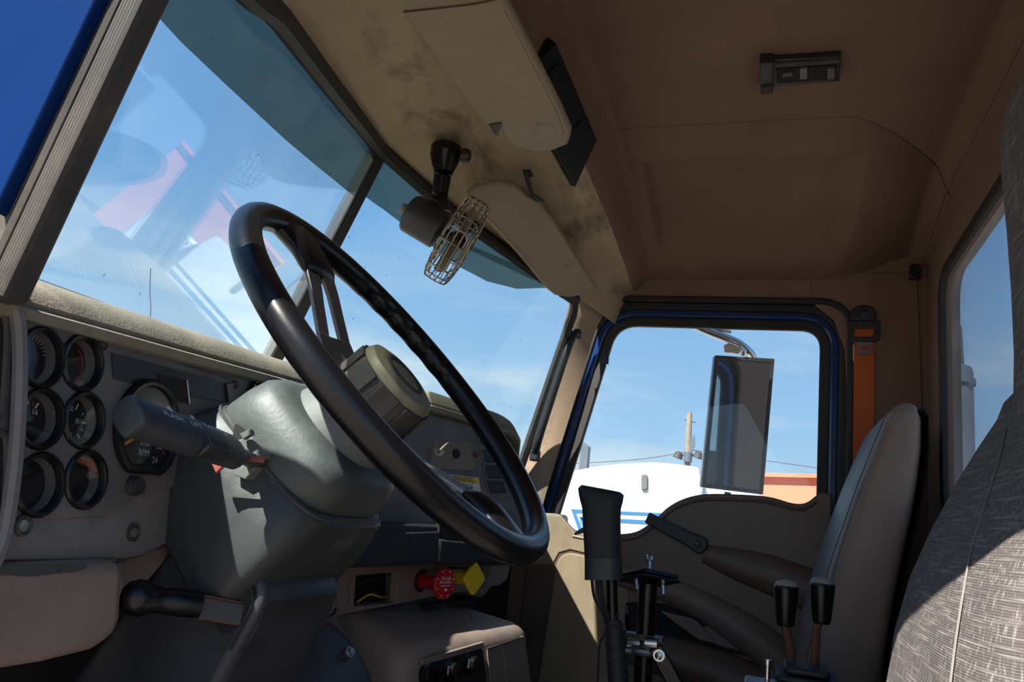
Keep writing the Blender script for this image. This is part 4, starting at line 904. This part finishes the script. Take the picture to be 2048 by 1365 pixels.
# ---- dome lamp
dl = thing('dome_lamp', 'dark dome lamp without its lens on the brown headliner', 'lamp', (1.31, -.02, .80))
zl = zc(1.31, -.02)
def dq(u, v, z): return PZ(u, v, z)
base = [dq(u, v, zl-.012) for u, v in [(1520, 124), (1682, 114), (1679, 164), (1546, 175), (1522, 176)]]
MB().prism(base, (0, 0, .016)).build('housing', m_black, dl, bevel=.003)
MB().prism([dq(u, v, zl-.0125) for u, v in [(1552, 138), (1674, 130), (1672, 158), (1554, 166)]], (0, 0, -.001)).build('reflector', m_dark, dl)
MB().prism([dq(u, v, zl-.016) for u, v in [(1550, 128), (1680, 120), (1680, 126), (1552, 135)]], (0, 0, .006)).build('rim', m_gasket, dl, bevel=.001)
MB().tube([dq(1565, 150, zl-.016), dq(1585, 148, zl-.016)], .004, 8).build('bulb', m_collar, dl)
for u in (1600, 1655): MB().prism([dq(u, 138, zl-.016), dq(u+14, 137, zl-.016), dq(u+14, 158, zl-.016), dq(u, 159, zl-.016)], (0, 0, .004)).build('contact', m_spoke, dl)
MB().prism([dq(u, v, zl-.020) for u, v in [(1519, 128), (1546, 126), (1546, 186), (1521, 190)]], (0, 0, .02)).build('switch_block', m_black, dl, bevel=.002)
MB().prism([dq(u, v, zl-.024) for u, v in [(1522, 176), (1545, 173), (1544, 188), (1523, 191)]], (0, 0, .006)).build('switch', m_gasket, dl, bevel=.002)
# ---- coat hook in the rear corner
ch = thing('coat_hook', 'small dark coat hook in the upper rear corner', 'hook', PX(1828, 545, 2.05))
MB().obox(PX(1829, 545, 2.06), (.010, 0, 0), (0, .012, 0), (0, 0, .018)).build('plate', m_black, ch, bevel=.003)
MB().tube(smooth_path([PX(1829, 530, 2.05), PX(1822, 545, 2.035), PX(1826, 556, 2.03), PX(1834, 552, 2.03)], 4), .004, 8).build('hook', m_black, ch)
# ---- seat belt
BXX = XD-.012
sb = thing('seat_belt', 'orange seat belt hanging from a dark pillar loop', 'seat belt', PX(1727, 620, BXX))
MB().prism([PX(u, v, BXX) for u, v in [(1708, 655), (1749, 655), (1749, 800), (1745, 1000), (1738, 1200), (1698, 1200), (1704, 1000), (1707, 800)]], (.0025, 0, 0)).build('webbing', m_belt, sb)
MB().prism([PX(u, v, BXX-.001) for u, v in [(1706, 690), (1708, 690), (1708, 722), (1706, 722)]], (.003, 0, 0)).build('frayed_edge', m_stickw, sb)
MB().prism(roundpoly([PX(u, v, BXX-.012) for u, v in [(1700, 642), (1702, 620), (1716, 610), (1738, 610), (1752, 620), (1754, 642)]], .012, 5), (.014, 0, 0)).build('anchor_cover', m_black, sb, bevel=.004)
MB().lathe([(.010, 0), (.010, .004), (.006, .005), (0, .005)], PX(1728, 627, BXX-.012), (-1, 0, 0), 16).build('anchor_bolt', m_black, sb)
rgo = [PX(u, v, BXX-.010) for u, v in [(1697, 642), (1761, 642), (1758, 680), (1750, 684), (1705, 684), (1698, 678)]]
rgi = [PX(u, v, BXX-.010) for u, v in [(1708, 657), (1748, 657), (1748, 672), (1746, 674), (1710, 674), (1708, 672)]]
MB().ring(rgi, rgo, (.007, 0, 0)).build('guide_loop', m_black, sb, bevel=.002)
tgo = [PX(u, v, BXX-.006) for u, v in [(1710, 677), (1750, 677), (1746, 684), (1742, 706), (1736, 710), (1722, 710), (1716, 706), (1714, 684)]]
tgi = [PX(u, v, BXX-.006) for u, v in [(1722, 693), (1738, 693), (1738, 698), (1738, 700), (1737, 701), (1723, 701), (1722, 700), (1722, 697)]]
MB().ring(tgi, tgo, (.004, 0, 0)).build('latch_tongue', m_spoke, sb, bevel=.001)
# ================================================================== SEATS
def seatback(secs, n=40, p=3.5):
    """secs: (z, x centre, half width, y front, y back)"""
    rings = []
    for z, xc, hx, yf, yb in secs:
        yc = (yf+yb)/2; hy = (yf-yb)/2; r = []
        for i in range(n):
            a = 2*math.pi*i/n; ca, sa = math.cos(a), math.sin(a)
            r.append(V((xc+hx*math.copysign(abs(ca)**(2/p), ca), yc+hy*math.copysign(abs(sa)**(2/p), sa), z)))
        rings.append(r)
    return MB().loft(rings)
# passenger seat
ps = thing('passenger_seat', 'worn brown vinyl passenger seat with high back', 'seat', (1.76, -.1, -.74))
near = 1.56
def pf(u, v): return PX(u, v, near)
F_ = [pf(*q) for q in [(1796, 806), (1770, 836), (1745, 890), (1716, 960), (1690, 1030), (1662, 1110), (1640, 1180), (1620, 1260), (1600, 1365)]]
B_ = [pf(*q) for q in [(1846, 806), (1856, 830), (1856, 890), (1848, 960), (1836, 1030), (1818, 1110), (1804, 1180), (1790, 1260), (1776, 1365)]]
secs = []
hw = [.186, .202, .210, .214, .216, .217, .218, .218, .218]
for i in range(9):
    zm = (F_[i].z+B_[i].z)/2; secs.append((zm, near+.215, hw[i], F_[i].y, B_[i].y))
secs = [(secs[0][0]+.008, near+.215, .165, lerp(secs[0][3], secs[0][4], .2), lerp(secs[0][3], secs[0][4], .85))]+secs+[(-.36, near+.215, .215, -.03, -.17)]
secs = secs[::-1]
MB().__class__
seatback(secs, 44, 5).build('backrest', m_seat, ps, smooth=60)
# seam piping along the near side and the greyer front face panel
MB().tube(smooth_path([pf(u, v)+V((-.004, 0, 0)) for u, v in [(1806, 812), (1786, 840), (1752, 905), (1718, 985), (1690, 1065), (1664, 1150), (1648, 1230)]], 4), .0022, 6).build('piping', m_seatfr, ps)
fr = []
for i in range(9):
    r = []; yc = (F_[i].y+B_[i].y)/2; hy = (F_[i].y-B_[i].y)/2
    for q in range(21):
        a = math.radians(47+86*q/20); ca, sa = math.cos(a), math.sin(a)
        r.append(V((near+.215+(hw[i]+.0008)*math.copysign(abs(ca)**.4, ca), yc+(hy+.0010)*abs(sa)**.4, (F_[i].z+B_[i].z)/2)))
    fr.append(r)
MB().grid(fr).build('front_panel', m_seatfr, ps, smooth=60)  # grey colour stands in for the sky light on the front face
bk = []
for i in range(9):
    x0 = near+.215-hw[i]*.97
    bk.append([V((lerp(x0, near+.42, t/4), B_[i].y-.004, B_[i].z)) for t in range(5)])
MB().grid(bk).build('back_shell', m_black, ps, smooth=60)
MB().prism([V((1.56, .28, -.36)), V((1.56, -.17, -.40)), V((1.56, -.17, -.52)), V((1.56, .28, -.50))], (.43, 0, 0)).build('cushion', m_seat, ps, bevel=.03, seg=3)
MB().box((1.62, -.12, -.76), (1.92, .2, -.51)).build('pedestal', m_black, ps)
# driver seat under its woven cover
ds = thing('driver_seat', 'high-backed driver seat in a grey woven slip cover', 'seat', (.82, -.15, -.74))
xn, xf = .60, 1.02
def pd(u, v): return PX(u, v, xf)
Q = [pd(*q) for q in [(1738, 1440), (1754, 1345), (1770, 1250), (1800, 1150), (1842, 1060), (1892, 968), (1934, 900), (1968, 850)]]
secs = [(-.30, .81, .20, -.10, -.26)]
for q in Q: secs.append((q.z, .81, .21, q.y, min(q.y-.11, -.27)))
secs += [(Q[-1].z+.018, .815, .195, Q[-1].y-.006, -.325), (Q[-1].z+.034, .82, .165, Q[-1].y-.018, -.325), (Q[-1].z+.04, .82, .12, Q[-1].y-.03, -.31)]
seatback(secs, 72, 5.5).build('back_cover', m_fabric, ds, smooth=70)
xh = .93
H = [PX(*q, xh) for q in [(1996, 870), (2000, 790), (2001, 720), (1997, 600), (1990, 480), (1981, 370), (1979, 310), (1988, 250), (2012, 205), (2040, 165)]]
hw = [.12, .12, .12, .122, .125, .128, .128, .124, .116, .10]
secs = [(q.z, xh-.125, w, q.y, min(q.y-.08, -.29) if i < 9 else q.y-.03) for i, (q, w) in enumerate(zip(H, hw))]
secs.append((H[-1].z+.02, xh-.125, .05, H[-1].y-.02, H[-1].y-.04))
seatback(secs, 56, 4).build('head_cover', m_fabric, ds, smooth=70)
# seams
def ysurf(z):
    tab = sorted([(q.z, q.y) for q in Q]); return interp(tab, z)
def onfront(u, v):
    y = -.15
    for _ in range(8): y = ysurf(PY(u, v, y).z)+.0008
    return PY(u, v, y)
MB().tube(smooth_path([onfront(*q) for q in [(2012, 858), (1998, 920), (1970, 1010), (1942, 1105), (1926, 1190), (1912, 1280), (1900, 1375)]], 6), .0009, 6).build('bolster_seam', m_seam, ds)
MB().prism([V((.60, .26, -.34)), V((.60, -.16, -.36)), V((.60, -.16, -.50)), V((.60, .26, -.48))], (.43, 0, 0)).build('cushion', m_fabric, ds, bevel=.03, seg=3)
MB().box((.66, -.12, -.76), (.98, .2, -.49)).build('pedestal', m_black, ds)
# ================================================================== LEVERS AND STAND BETWEEN THE SEATS
def hand_lever(u, v, ub, vb, label):
    k = PX(u, v, 1.28); b_ = PX(ub, vb, 1.28); t = thing('hand_lever', label, 'lever', b_, 'small hand levers')
    MB().tube(smooth_path([b_+V((0, .004, -.04)), b_, b_.lerp(k, .5)+V((0, .003, 0)), k+V((0, 0, -.028))], 5), .0062, 8).build('rod', m_rust, t)
    ax = V((0, 0, 1))
    MB().lathe([(.0105, -.034), (.0125, -.030), (.0175, .016), (.0172, .021), (.015, .024), (0, .024)], k, ax, 24).build('knob', m_rim, t)
    MB().lathe([(.0165, .022), (.014, .0275), (.007, .030), (0, .0305)], k, ax, 24).build('knob_cap', m_hubcap, t)
hand_lever(1572, 1204, 1582, 1318, 'black-knobbed hand lever nearer the stand, slightly lower')
hand_lever(1644, 1199, 1630, 1318, 'black-knobbed hand lever nearer the driver seat')
bo = PX(1612, 1330, 1.28)
lb = thing('lever_boot', 'ribbed black rubber boot below the two hand levers', 'boot', bo-V((0, 0, .12)))
for i in range(6):
    z = bo.z-.012*i; w = .030+.011*i
    MB().prism(roundpoly([V((bo.x-.05-.004*i, bo.y-w, z)), V((bo.x+.05+.004*i, bo.y-w, z)), V((bo.x+.05+.004*i, bo.y+w, z)), V((bo.x-.05-.004*i, bo.y+w, z))], .012, 4), (0, 0, -.009)).build('pleat', m_rubber, lb, bevel=.003)
MB().box((bo.x-.09, bo.y-.12, bo.z-.40), (bo.x+.09, bo.y+.12, bo.z-.07)).build('base', m_black, lb)
# bright bolt end in front of it
bz = PX(1535, 1345, 1.22); bt = thing('bracket_bolt', 'shiny bolt end on a grey bracket below the levers', 'bolt', bz)
MB().lathe([(.004, -.03), (.004, .010), (.006, .010), (.006, .016), (0, .017)], bz, (0, 0, 1), 10).build('stud', m_steel, bt)
MB().box((bz.x-.02, bz.y-.03, bz.z-.030), (bz.x+.03, bz.y+.03, bz.z-.012)).build('bracket', m_cast, bt, bevel=.003)
# ---- joystick
JX = 1.30
js = thing('joystick', 'black joystick grip on a taped tube with loose wires', 'joystick', PX(1230, 1400, JX))
def jp(u, v): return PX(u, v, JX)
gsec = []
for v, ul, ur, d in ((1158, 1173, 1243, .026), (1120, 1172, 1242, .027), (1080, 1170, 1240, .027), (1042, 1168, 1239, .027), (1018, 1167, 1240, .027), (1004, 1163, 1244, .026), (992, 1160, 1246, .025)):
    a, c = jp(ul, v), jp(ur, v); gsec.append((a, c, d))
rings = []
for a, c, d in gsec:
    m0 = (a+c)/2; h = (c-a)/2; rings.append([m0+h*math.copysign(abs(math.cos(t))**.55, math.cos(t))+V((d, 0, 0))*math.copysign(abs(math.sin(t))**.55, math.sin(t)) for t in [2*math.pi*i/28 for i in range(28)]])
a, c = jp(1160, 975), jp(1245, 990)
for (ul, vl_, ur, vr_, d) in ((1158, 978, 1246, 990, .023), (1164, 971, 1240, 985, .018), (1178, 976, 1222, 983, .008)):
    a, c = jp(ul, vl_), jp(ur, vr_); m0 = (a+c)/2; h = (c-a)/2
    rings.append([m0+h*math.copysign(abs(math.cos(t))**.55, math.cos(t))+V((d, 0, 0))*math.copysign(abs(math.sin(t))**.55, math.sin(t)) for t in [2*math.pi*i/28 for i in range(28)]])
MB().loft(rings).build('grip', m_rubber, js, smooth=70)
a, c = jp(1173, 1160), jp(1243, 1158); m0 = (a+c)/2; h = (c-a)/2*1.03
def jring(v, k):
    a, c = jp(1172.5, v), jp(1242.5, v-1); m0 = (a+c)/2; h = (c-a)/2*k
    return [m0+h*math.copysign(abs(math.cos(t))**.6, math.cos(t))+V((.028*k, 0, 0))*math.copysign(abs(math.sin(t))**.6, math.sin(t)) for t in [2*math.pi*i/28 for i in range(28)]]
MB().loft([jring(1160, 1.02), jring(1118, 1.02)]).build('tape_band', m_shroud2, js)
MB().prism([jp(u, v) for u, v in [(1170, 1053), (1150, 1064), (1147, 1071), (1158, 1069), (1172, 1063)]], (.008, 0, 0)).build('trigger', m_black, js, bevel=.002)
MB().tube([jp(1223, 1150), jp(1226, 1250)], .0088, 12).build('shaft', m_rim, js)
for (u, v, w) in ((1186, 1215, 1206), (1196, 1222, 1212), (1203, 1224, 1216)):
    MB().tube(smooth_path([jp(u, 1156)+V((-.01, 0, 0)), jp(u+6, 1195)+V((-.012, 0, 0)), jp(w+4, v+15)+V((-.008, 0, 0)), jp(w+10, v+50)], 5), .0024, 6).build('wire', m_black, js)
tp = [jp(1226, 1240), jp(1229, 1262), jp(1231, 1300), jp(1235, 1340), jp(1240, 1400), jp(1246, 1480)]
MB().tube(tp, [.0125, .0140, .0150, .0158, .016, .016], 16).build('taped_tube', m_rubber, js)
for i, v in enumerate((1248, 1266, 1292, 1318, 1344, 1372)):
    uc = 1226+(v-1240)*.11; cc = jp(uc, v); MB().tube([cc+V((.0165*math.cos(t), .0165*math.sin(t), .003*math.sin(t+1))) for t in [2*math.pi*q/24 for q in range(24)]], .0010, 5, closed=True).build('tape_edge', m_gasket, js)
MB().tube(smooth_path([jp(1232, 1245)+V((-.012, 0, 0)), jp(1238, 1225)+V((-.016, 0, 0))], 3), .001, 5).build('tape_tail', m_gasket, js)
# dark lever housing behind the taped tube
tag(MB().prism(roundpoly([PX(u, v, 1.42) for u, v in [(1196, 1285), (1212, 1262), (1228, 1255), (1246, 1262), (1250, 1420), (1190, 1420)]], .012, 4), (.04, 0, 0)).build('lever_housing', m_black, bevel=.006), 'dark rounded housing behind the taped joystick tube', 'housing')
# ---- clamp stand
KX = 1.40
pt = thing('clamp_stand', 'black tube stand with square top plate and steel clamp', 'stand', PX(1282, 1420, KX))
kp_ = lambda u, v: PX(u, v, KX)
MB().tube([kp_(1297, 1168), kp_(1290, 1275), kp_(1283, 1420)], .0150, 22).build('post', m_rim, pt)
pc = kp_(1299, 1158); PA = V((.25, .10, 1)).normalized(); p1 = V((1, -1, -.12)).normalized(); p1 = (p1-PA*p1.dot(PA)).normalized(); p2 = PA.cross(p1)
MB().obox(pc+PA*-.004, p1*.036, p2*.036, PA*.0022).build('lower_plate', m_rim, pt, bevel=.0008)
MB().obox(pc+PA*.004, p1*.034, p2*.034, PA*.0035).build('top_plate', m_rim, pt, bevel=.001)
MB().lathe([(.028, 0), (.028, .001), (.022, .002), (0, .002)], pc+PA*.0075, PA, 28).build('washer', m_spoke, pt)
MB().lathe([(.015, 0), (.015, .002), (.0035, .0025), (.0035, .020), (.007, .021), (.007, .027), (.005, .030), (0, .030)], pc+PA*.009, PA, 14).build('top_bolt', m_steel, pt)
for q in (p1*.026-p2*.004, -p1*.004+p2*.024, -p1*.026): MB().lathe([(.0052, -.001), (.0052, -.006), (.003, -.006), (.003, -.016), (0, -.016)], pc+q-PA*.006, PA, 8).build('plate_nut', m_steel, pt)
for u in (1272, 1306):
    a_ = kp_(u-12, 1284); b_ = kp_(u+12, 1286); MB().tube([a_+V((-.018, 0, 0)), b_+V((-.018, 0, 0))], .0098, 16).build('clamp_block', m_steel, pt)
MB().obox(kp_(1290, 1278)+V((-.002, 0, .003)), V((.014, 0, 0)), V((0, .030, 0)), V((0, 0, .004))).build('clamp_bar', m_black, pt)
MB().tube([kp_(1290, 1303)+V((.0205*math.cos(t), .0205*math.sin(t), 0)) for t in [2*math.pi*q/26 for q in range(26)]], .0062, 8, closed=True).build('clamp_ring', m_cast, pt)
MB().tube([kp_(1262, 1300)+V((-.010, .006, 0)), kp_(1326, 1304)+V((-.018, -.006, 0))], .0070, 10).build('clamp_ear', m_cast, pt)
ea = kp_(1322, 1308)+V((-.024, 0, 0)); eb = kp_(1372, 1400)+V((-.024, 0, 0)); ed = (eb-ea).normalized(); es = V((-1, 0, 0)).cross(ed)
aR = MB().prism([ea-ed*.014+es*.012, ea+ed*.018+es*.013, eb+es*.012, eb-es*.012, ea+ed*.018-es*.013, ea-ed*.014-es*.012], (.010, 0, 0)).build('side_arm', m_rim, pt, bevel=.003)
MB().lathe([(.0095, 0), (.0095, .002), (.0065, .002), (.0065, .006), (.003, .007), (0, .008)], ea+V((-.0005, 0, 0)), (-1, 0, 0), 12).build('arm_bolt', m_steel, pt)
# ================================================================== OUTSIDE
# ---- door mirror
MX = 2.45
mn = V((-.93, -.36, -.03)).normalized(); mp0 = PX(1477, 850, MX)
mq = lambda u, v, h=0: PP(u, v, mp0, mn)+mn*h
mi = thing('door_mirror', 'tall rectangular door mirror on a chrome arm outside the window', 'mirror', mq(1470, 990))
oc = [mq(*q) for q in [(1430, 711), (1549, 718), (1526, 990), (1403, 975)]]
ic = [mq(*q) for q in [(1437, 720), (1541, 727), (1518, 981), (1412, 967)]]
MB().ring([p+mn*.004 for p in ic], [p+mn*.004 for p in oc], -mn*.02).build('frame', m_black, mi, bevel=.003)
MB().prism([p+mn*.001 for p in ic], -mn*.004).build('mirror_glass', m_mirror, mi)
MB().prism([p-mn*.012 for p in oc], -mn*.02).build('back_shell', m_chrome, mi, bevel=.006)
MB().tube(smooth_path([V((2.10, .36, .655)), PX(1350, 628, MX-.06), PX(1392, 652, MX-.03), PX(1450, 676, MX), PX(1480, 690, MX+.01), PX(1503, 712, MX+.03), PX(1508, 740, MX+.05)], 6), .0135, 12).build('arm', m_chrome, mi)
MB().tube([PX(1412, 652, MX-.02), PX(1462, 664, MX)], .006, 8).build('arm_clamp', m_spoke, mi)
MB().prism([PX(u, v, MX) for u, v in [(1447, 690), (1466, 684), (1486, 700), (1476, 708), (1448, 706)]], (.01, 0, 0)).build('clamp_plate', m_chrome, mi, bevel=.002)
MB().lathe([(.008, -.01), (.009, .004), (.006, .008), (0, .008)], PX(1487, 704, MX-.01), (-.6, 0, .8), 12).build('pivot_bolt', m_steel, mi)
MB().tube([mq(1458, 985, -.01), mq(1456, 1004, -.01)], .010, 8).build('lower_stem', m_black, mi)
MB().tube([V((2.14, .22, .02)), PX(1412, 996, MX), PX(1498, 1003, MX)], .010, 8).build('lower_bracket', m_chrome, mi)
# ---- white truck parked alongside
TX = 6.0
wt = thing('white_truck', 'white truck bonnet with light blue stripes parked alongside', 'truck', PX(1260, 1100, TX)+V((0, 0, -1.4)))
hood = smooth_path([PX(u, v, TX) for u, v in [(1098, 1010), (1112, 980), (1130, 957), (1146, 944), (1200, 933), (1290, 926), (1340, 928), (1388, 934), (1397, 938)]], 4)
hood += [PX(1401, 960, TX), PX(1403, 978, TX)]+[V((TX, PX(1403, 978, TX).y, -1.2)), V((TX, PX(1085, 1050, TX).y, -1.2))]
MB().prism(hood, (1.9, 0, 0)).build('bonnet', m_truck, wt, bevel=.05, seg=4)
MB().prism([PX(u, v, TX+.15) for u, v in [(1400, 976), (1450, 980), (1520, 985), (1520, 1120), (1400, 1120)]], (1.6, 0, 0)).build('cowl', m_truck, wt, bevel=.03)
MB().prism(roundpoly([PX(u, v, TX-.02) for u, v in [(1282, 949), (1295, 949), (1295, 981), (1282, 981)]], .02, 4), (.03, 0, 0)).build('bonnet_latch', m_collar, wt, bevel=.006)
def stripe(L): MB().prism([PX(u, v, TX-.006) for u, v in L], (.008, 0, 0)).build('stripe', m_stripe, wt)
stripe([(1142, 1019), (1400, 1030), (1400, 1035), (1152, 1026)])
stripe([(1142, 1019), (1150, 1022), (1166, 1062), (1157, 1062)])
stripe([(1160, 1034), (1400, 1047), (1400, 1055), (1164, 1041)])
stripe([(1158, 1034), (1164, 1036), (1172, 1062), (1167, 1062)])
wb = PX(1250, 1050, TX)
MB().box((TX-.05, wb.y-.5, -1.8), (TX+2.0, wb.y+.9, -1.25)).build('chassis', m_black, wt)
tag(MB().prism([PX(u, v, 9.0) for u, v in [(1162, 882), (1166, 884), (1178, 894)]]+[V((9.0, PX(1178, 894, 9.0).y, -1.8)), V((9.0, PX(1162, 882, 9.0).y, -1.8))], (.1, 0, 0)).build('exhaust_stack', m_stack, bevel=.01), 'grey slant-cut exhaust stack behind the white bonnet', 'exhaust stack')
# ---- utility pole
UX = 26.0
up2 = thing('utility_pole', 'weathered utility pole with lamps beyond the white truck', 'pole', V((UX, PX(1374, 1000, UX).y, -1.8)))
pb = PX(1374, 935, UX); ptp = PX(1379, 826, UX)
MB().tube([V((UX, pb.y+.1, -1.8)), pb, ptp], [.16, .115, .085], 10).build('shaft', m_wood, up2)
MB().tube([PX(1352, 911, UX), PX(1398, 911, UX)], .03, 6).build('cross_arm', m_spoke, up2)
for u in (1357, 1397): MB().lathe([(.05, .12), (.12, .08), (.16, -.10), (0, -.10)], PX(u, 911, UX), (0, -.3, 1), 12).build('floodlight', m_gasket, up2)
MB().lathe([(.13, -.15), (.13, .15), (0, .16)], PX(1376, 915, UX-.15), (0, 0, 1), 12).build('junction_can', m_stack, up2)
MB().prism([PX(u, v, UX-.15) for u, v in [(1380, 878), (1389, 870), (1390, 890), (1384, 906), (1379, 905)]], (.1, 0, 0)).build('transformer', m_stack, up2)
MB().tube([PX(1368, 840, UX), PX(1392, 846, UX)], .02, 5).build('insulator_arm', m_spoke, up2)
# ---- orange building
bb = [PX(u, v, 45) for u, v in [(1440, 951), (1760, 958)]]
ob_ = thing('orange_building', 'low orange building on the horizon', 'building', V((45, bb[0].y, -1.8)))
MB().prism([bb[0], bb[1], V((45, bb[1].y, -1.8)), V((45, bb[0].y, -1.8))], (12, 0, 0)).build('walls', m_build, ob_)
MB().prism([bb[0]+V((-.3, 0, .15)), bb[1]+V((-.3, 0, .15)), bb[1]+V((-.3, 0, -.05)), bb[0]+V((-.3, 0, -.05))], (12.6, 0, 0)).build('roof', m_build, ob_)
# ---- overhead wires
def cable(pts, plane, label, r=.012):
    P = [plane(u, v) for u, v in pts]
    tag(MB().tube(smooth_path(P, 6), r, 5).build('overhead_wire', m_stack), label, 'wire', 'overhead wires')
cable([(1000, 935), (1180, 926), (1290, 918), (1378, 903)], lambda u, v: PX(u, v, UX), 'thin overhead wire running left from the utility pole', .014)
cable([(1378, 900), (1480, 915), (1560, 926), (1700, 946)], lambda u, v: PX(u, v, UX), 'thin overhead wire running right from the utility pole', .014)
cable([(-60, 505), (40, 545), (200, 603), (380, 668), (560, 735)], lambda u, v: PY(u, v, 30), 'upper overhead wire seen low through the windscreen', .03)
cable([(-60, 520), (40, 562), (160, 612), (300, 668), (460, 730)], lambda u, v: PY(u, v, 32), 'lower overhead wire seen low through the windscreen', .03)
# ---- exhaust stack of this truck, seen through the rear glass
ex = thing('muffler_stack', 'dark exhaust stack seen through the rear window', 'exhaust stack', V((2.05, -.62, -1.0)))
ec = PY(1905, 800, -.62)
MB().lathe([(.09, -1.2), (.09, .0), (.085, .02), (.06, .03), (.055, .18), (0, .18)], V((ec.x+.10, -.62, PY(1905, 735, -.62).z)), (0, 0, 1), 20).build('shield', m_stack, ex)
MB().lathe([(.098, 0), (.098, .02)], V((ec.x+.10, -.62, PY(1905, 760, -.62).z)), (0, 0, 1), 20, cap=False).build('band', m_stack, ex)
# ---- ground
g = MB().box((-300, -300, -1.9), (300, 300, -1.8)).build('ground', m_ground); struct(g)
for o in bpy.data.objects:
    if '_b' in o: del o['_b']
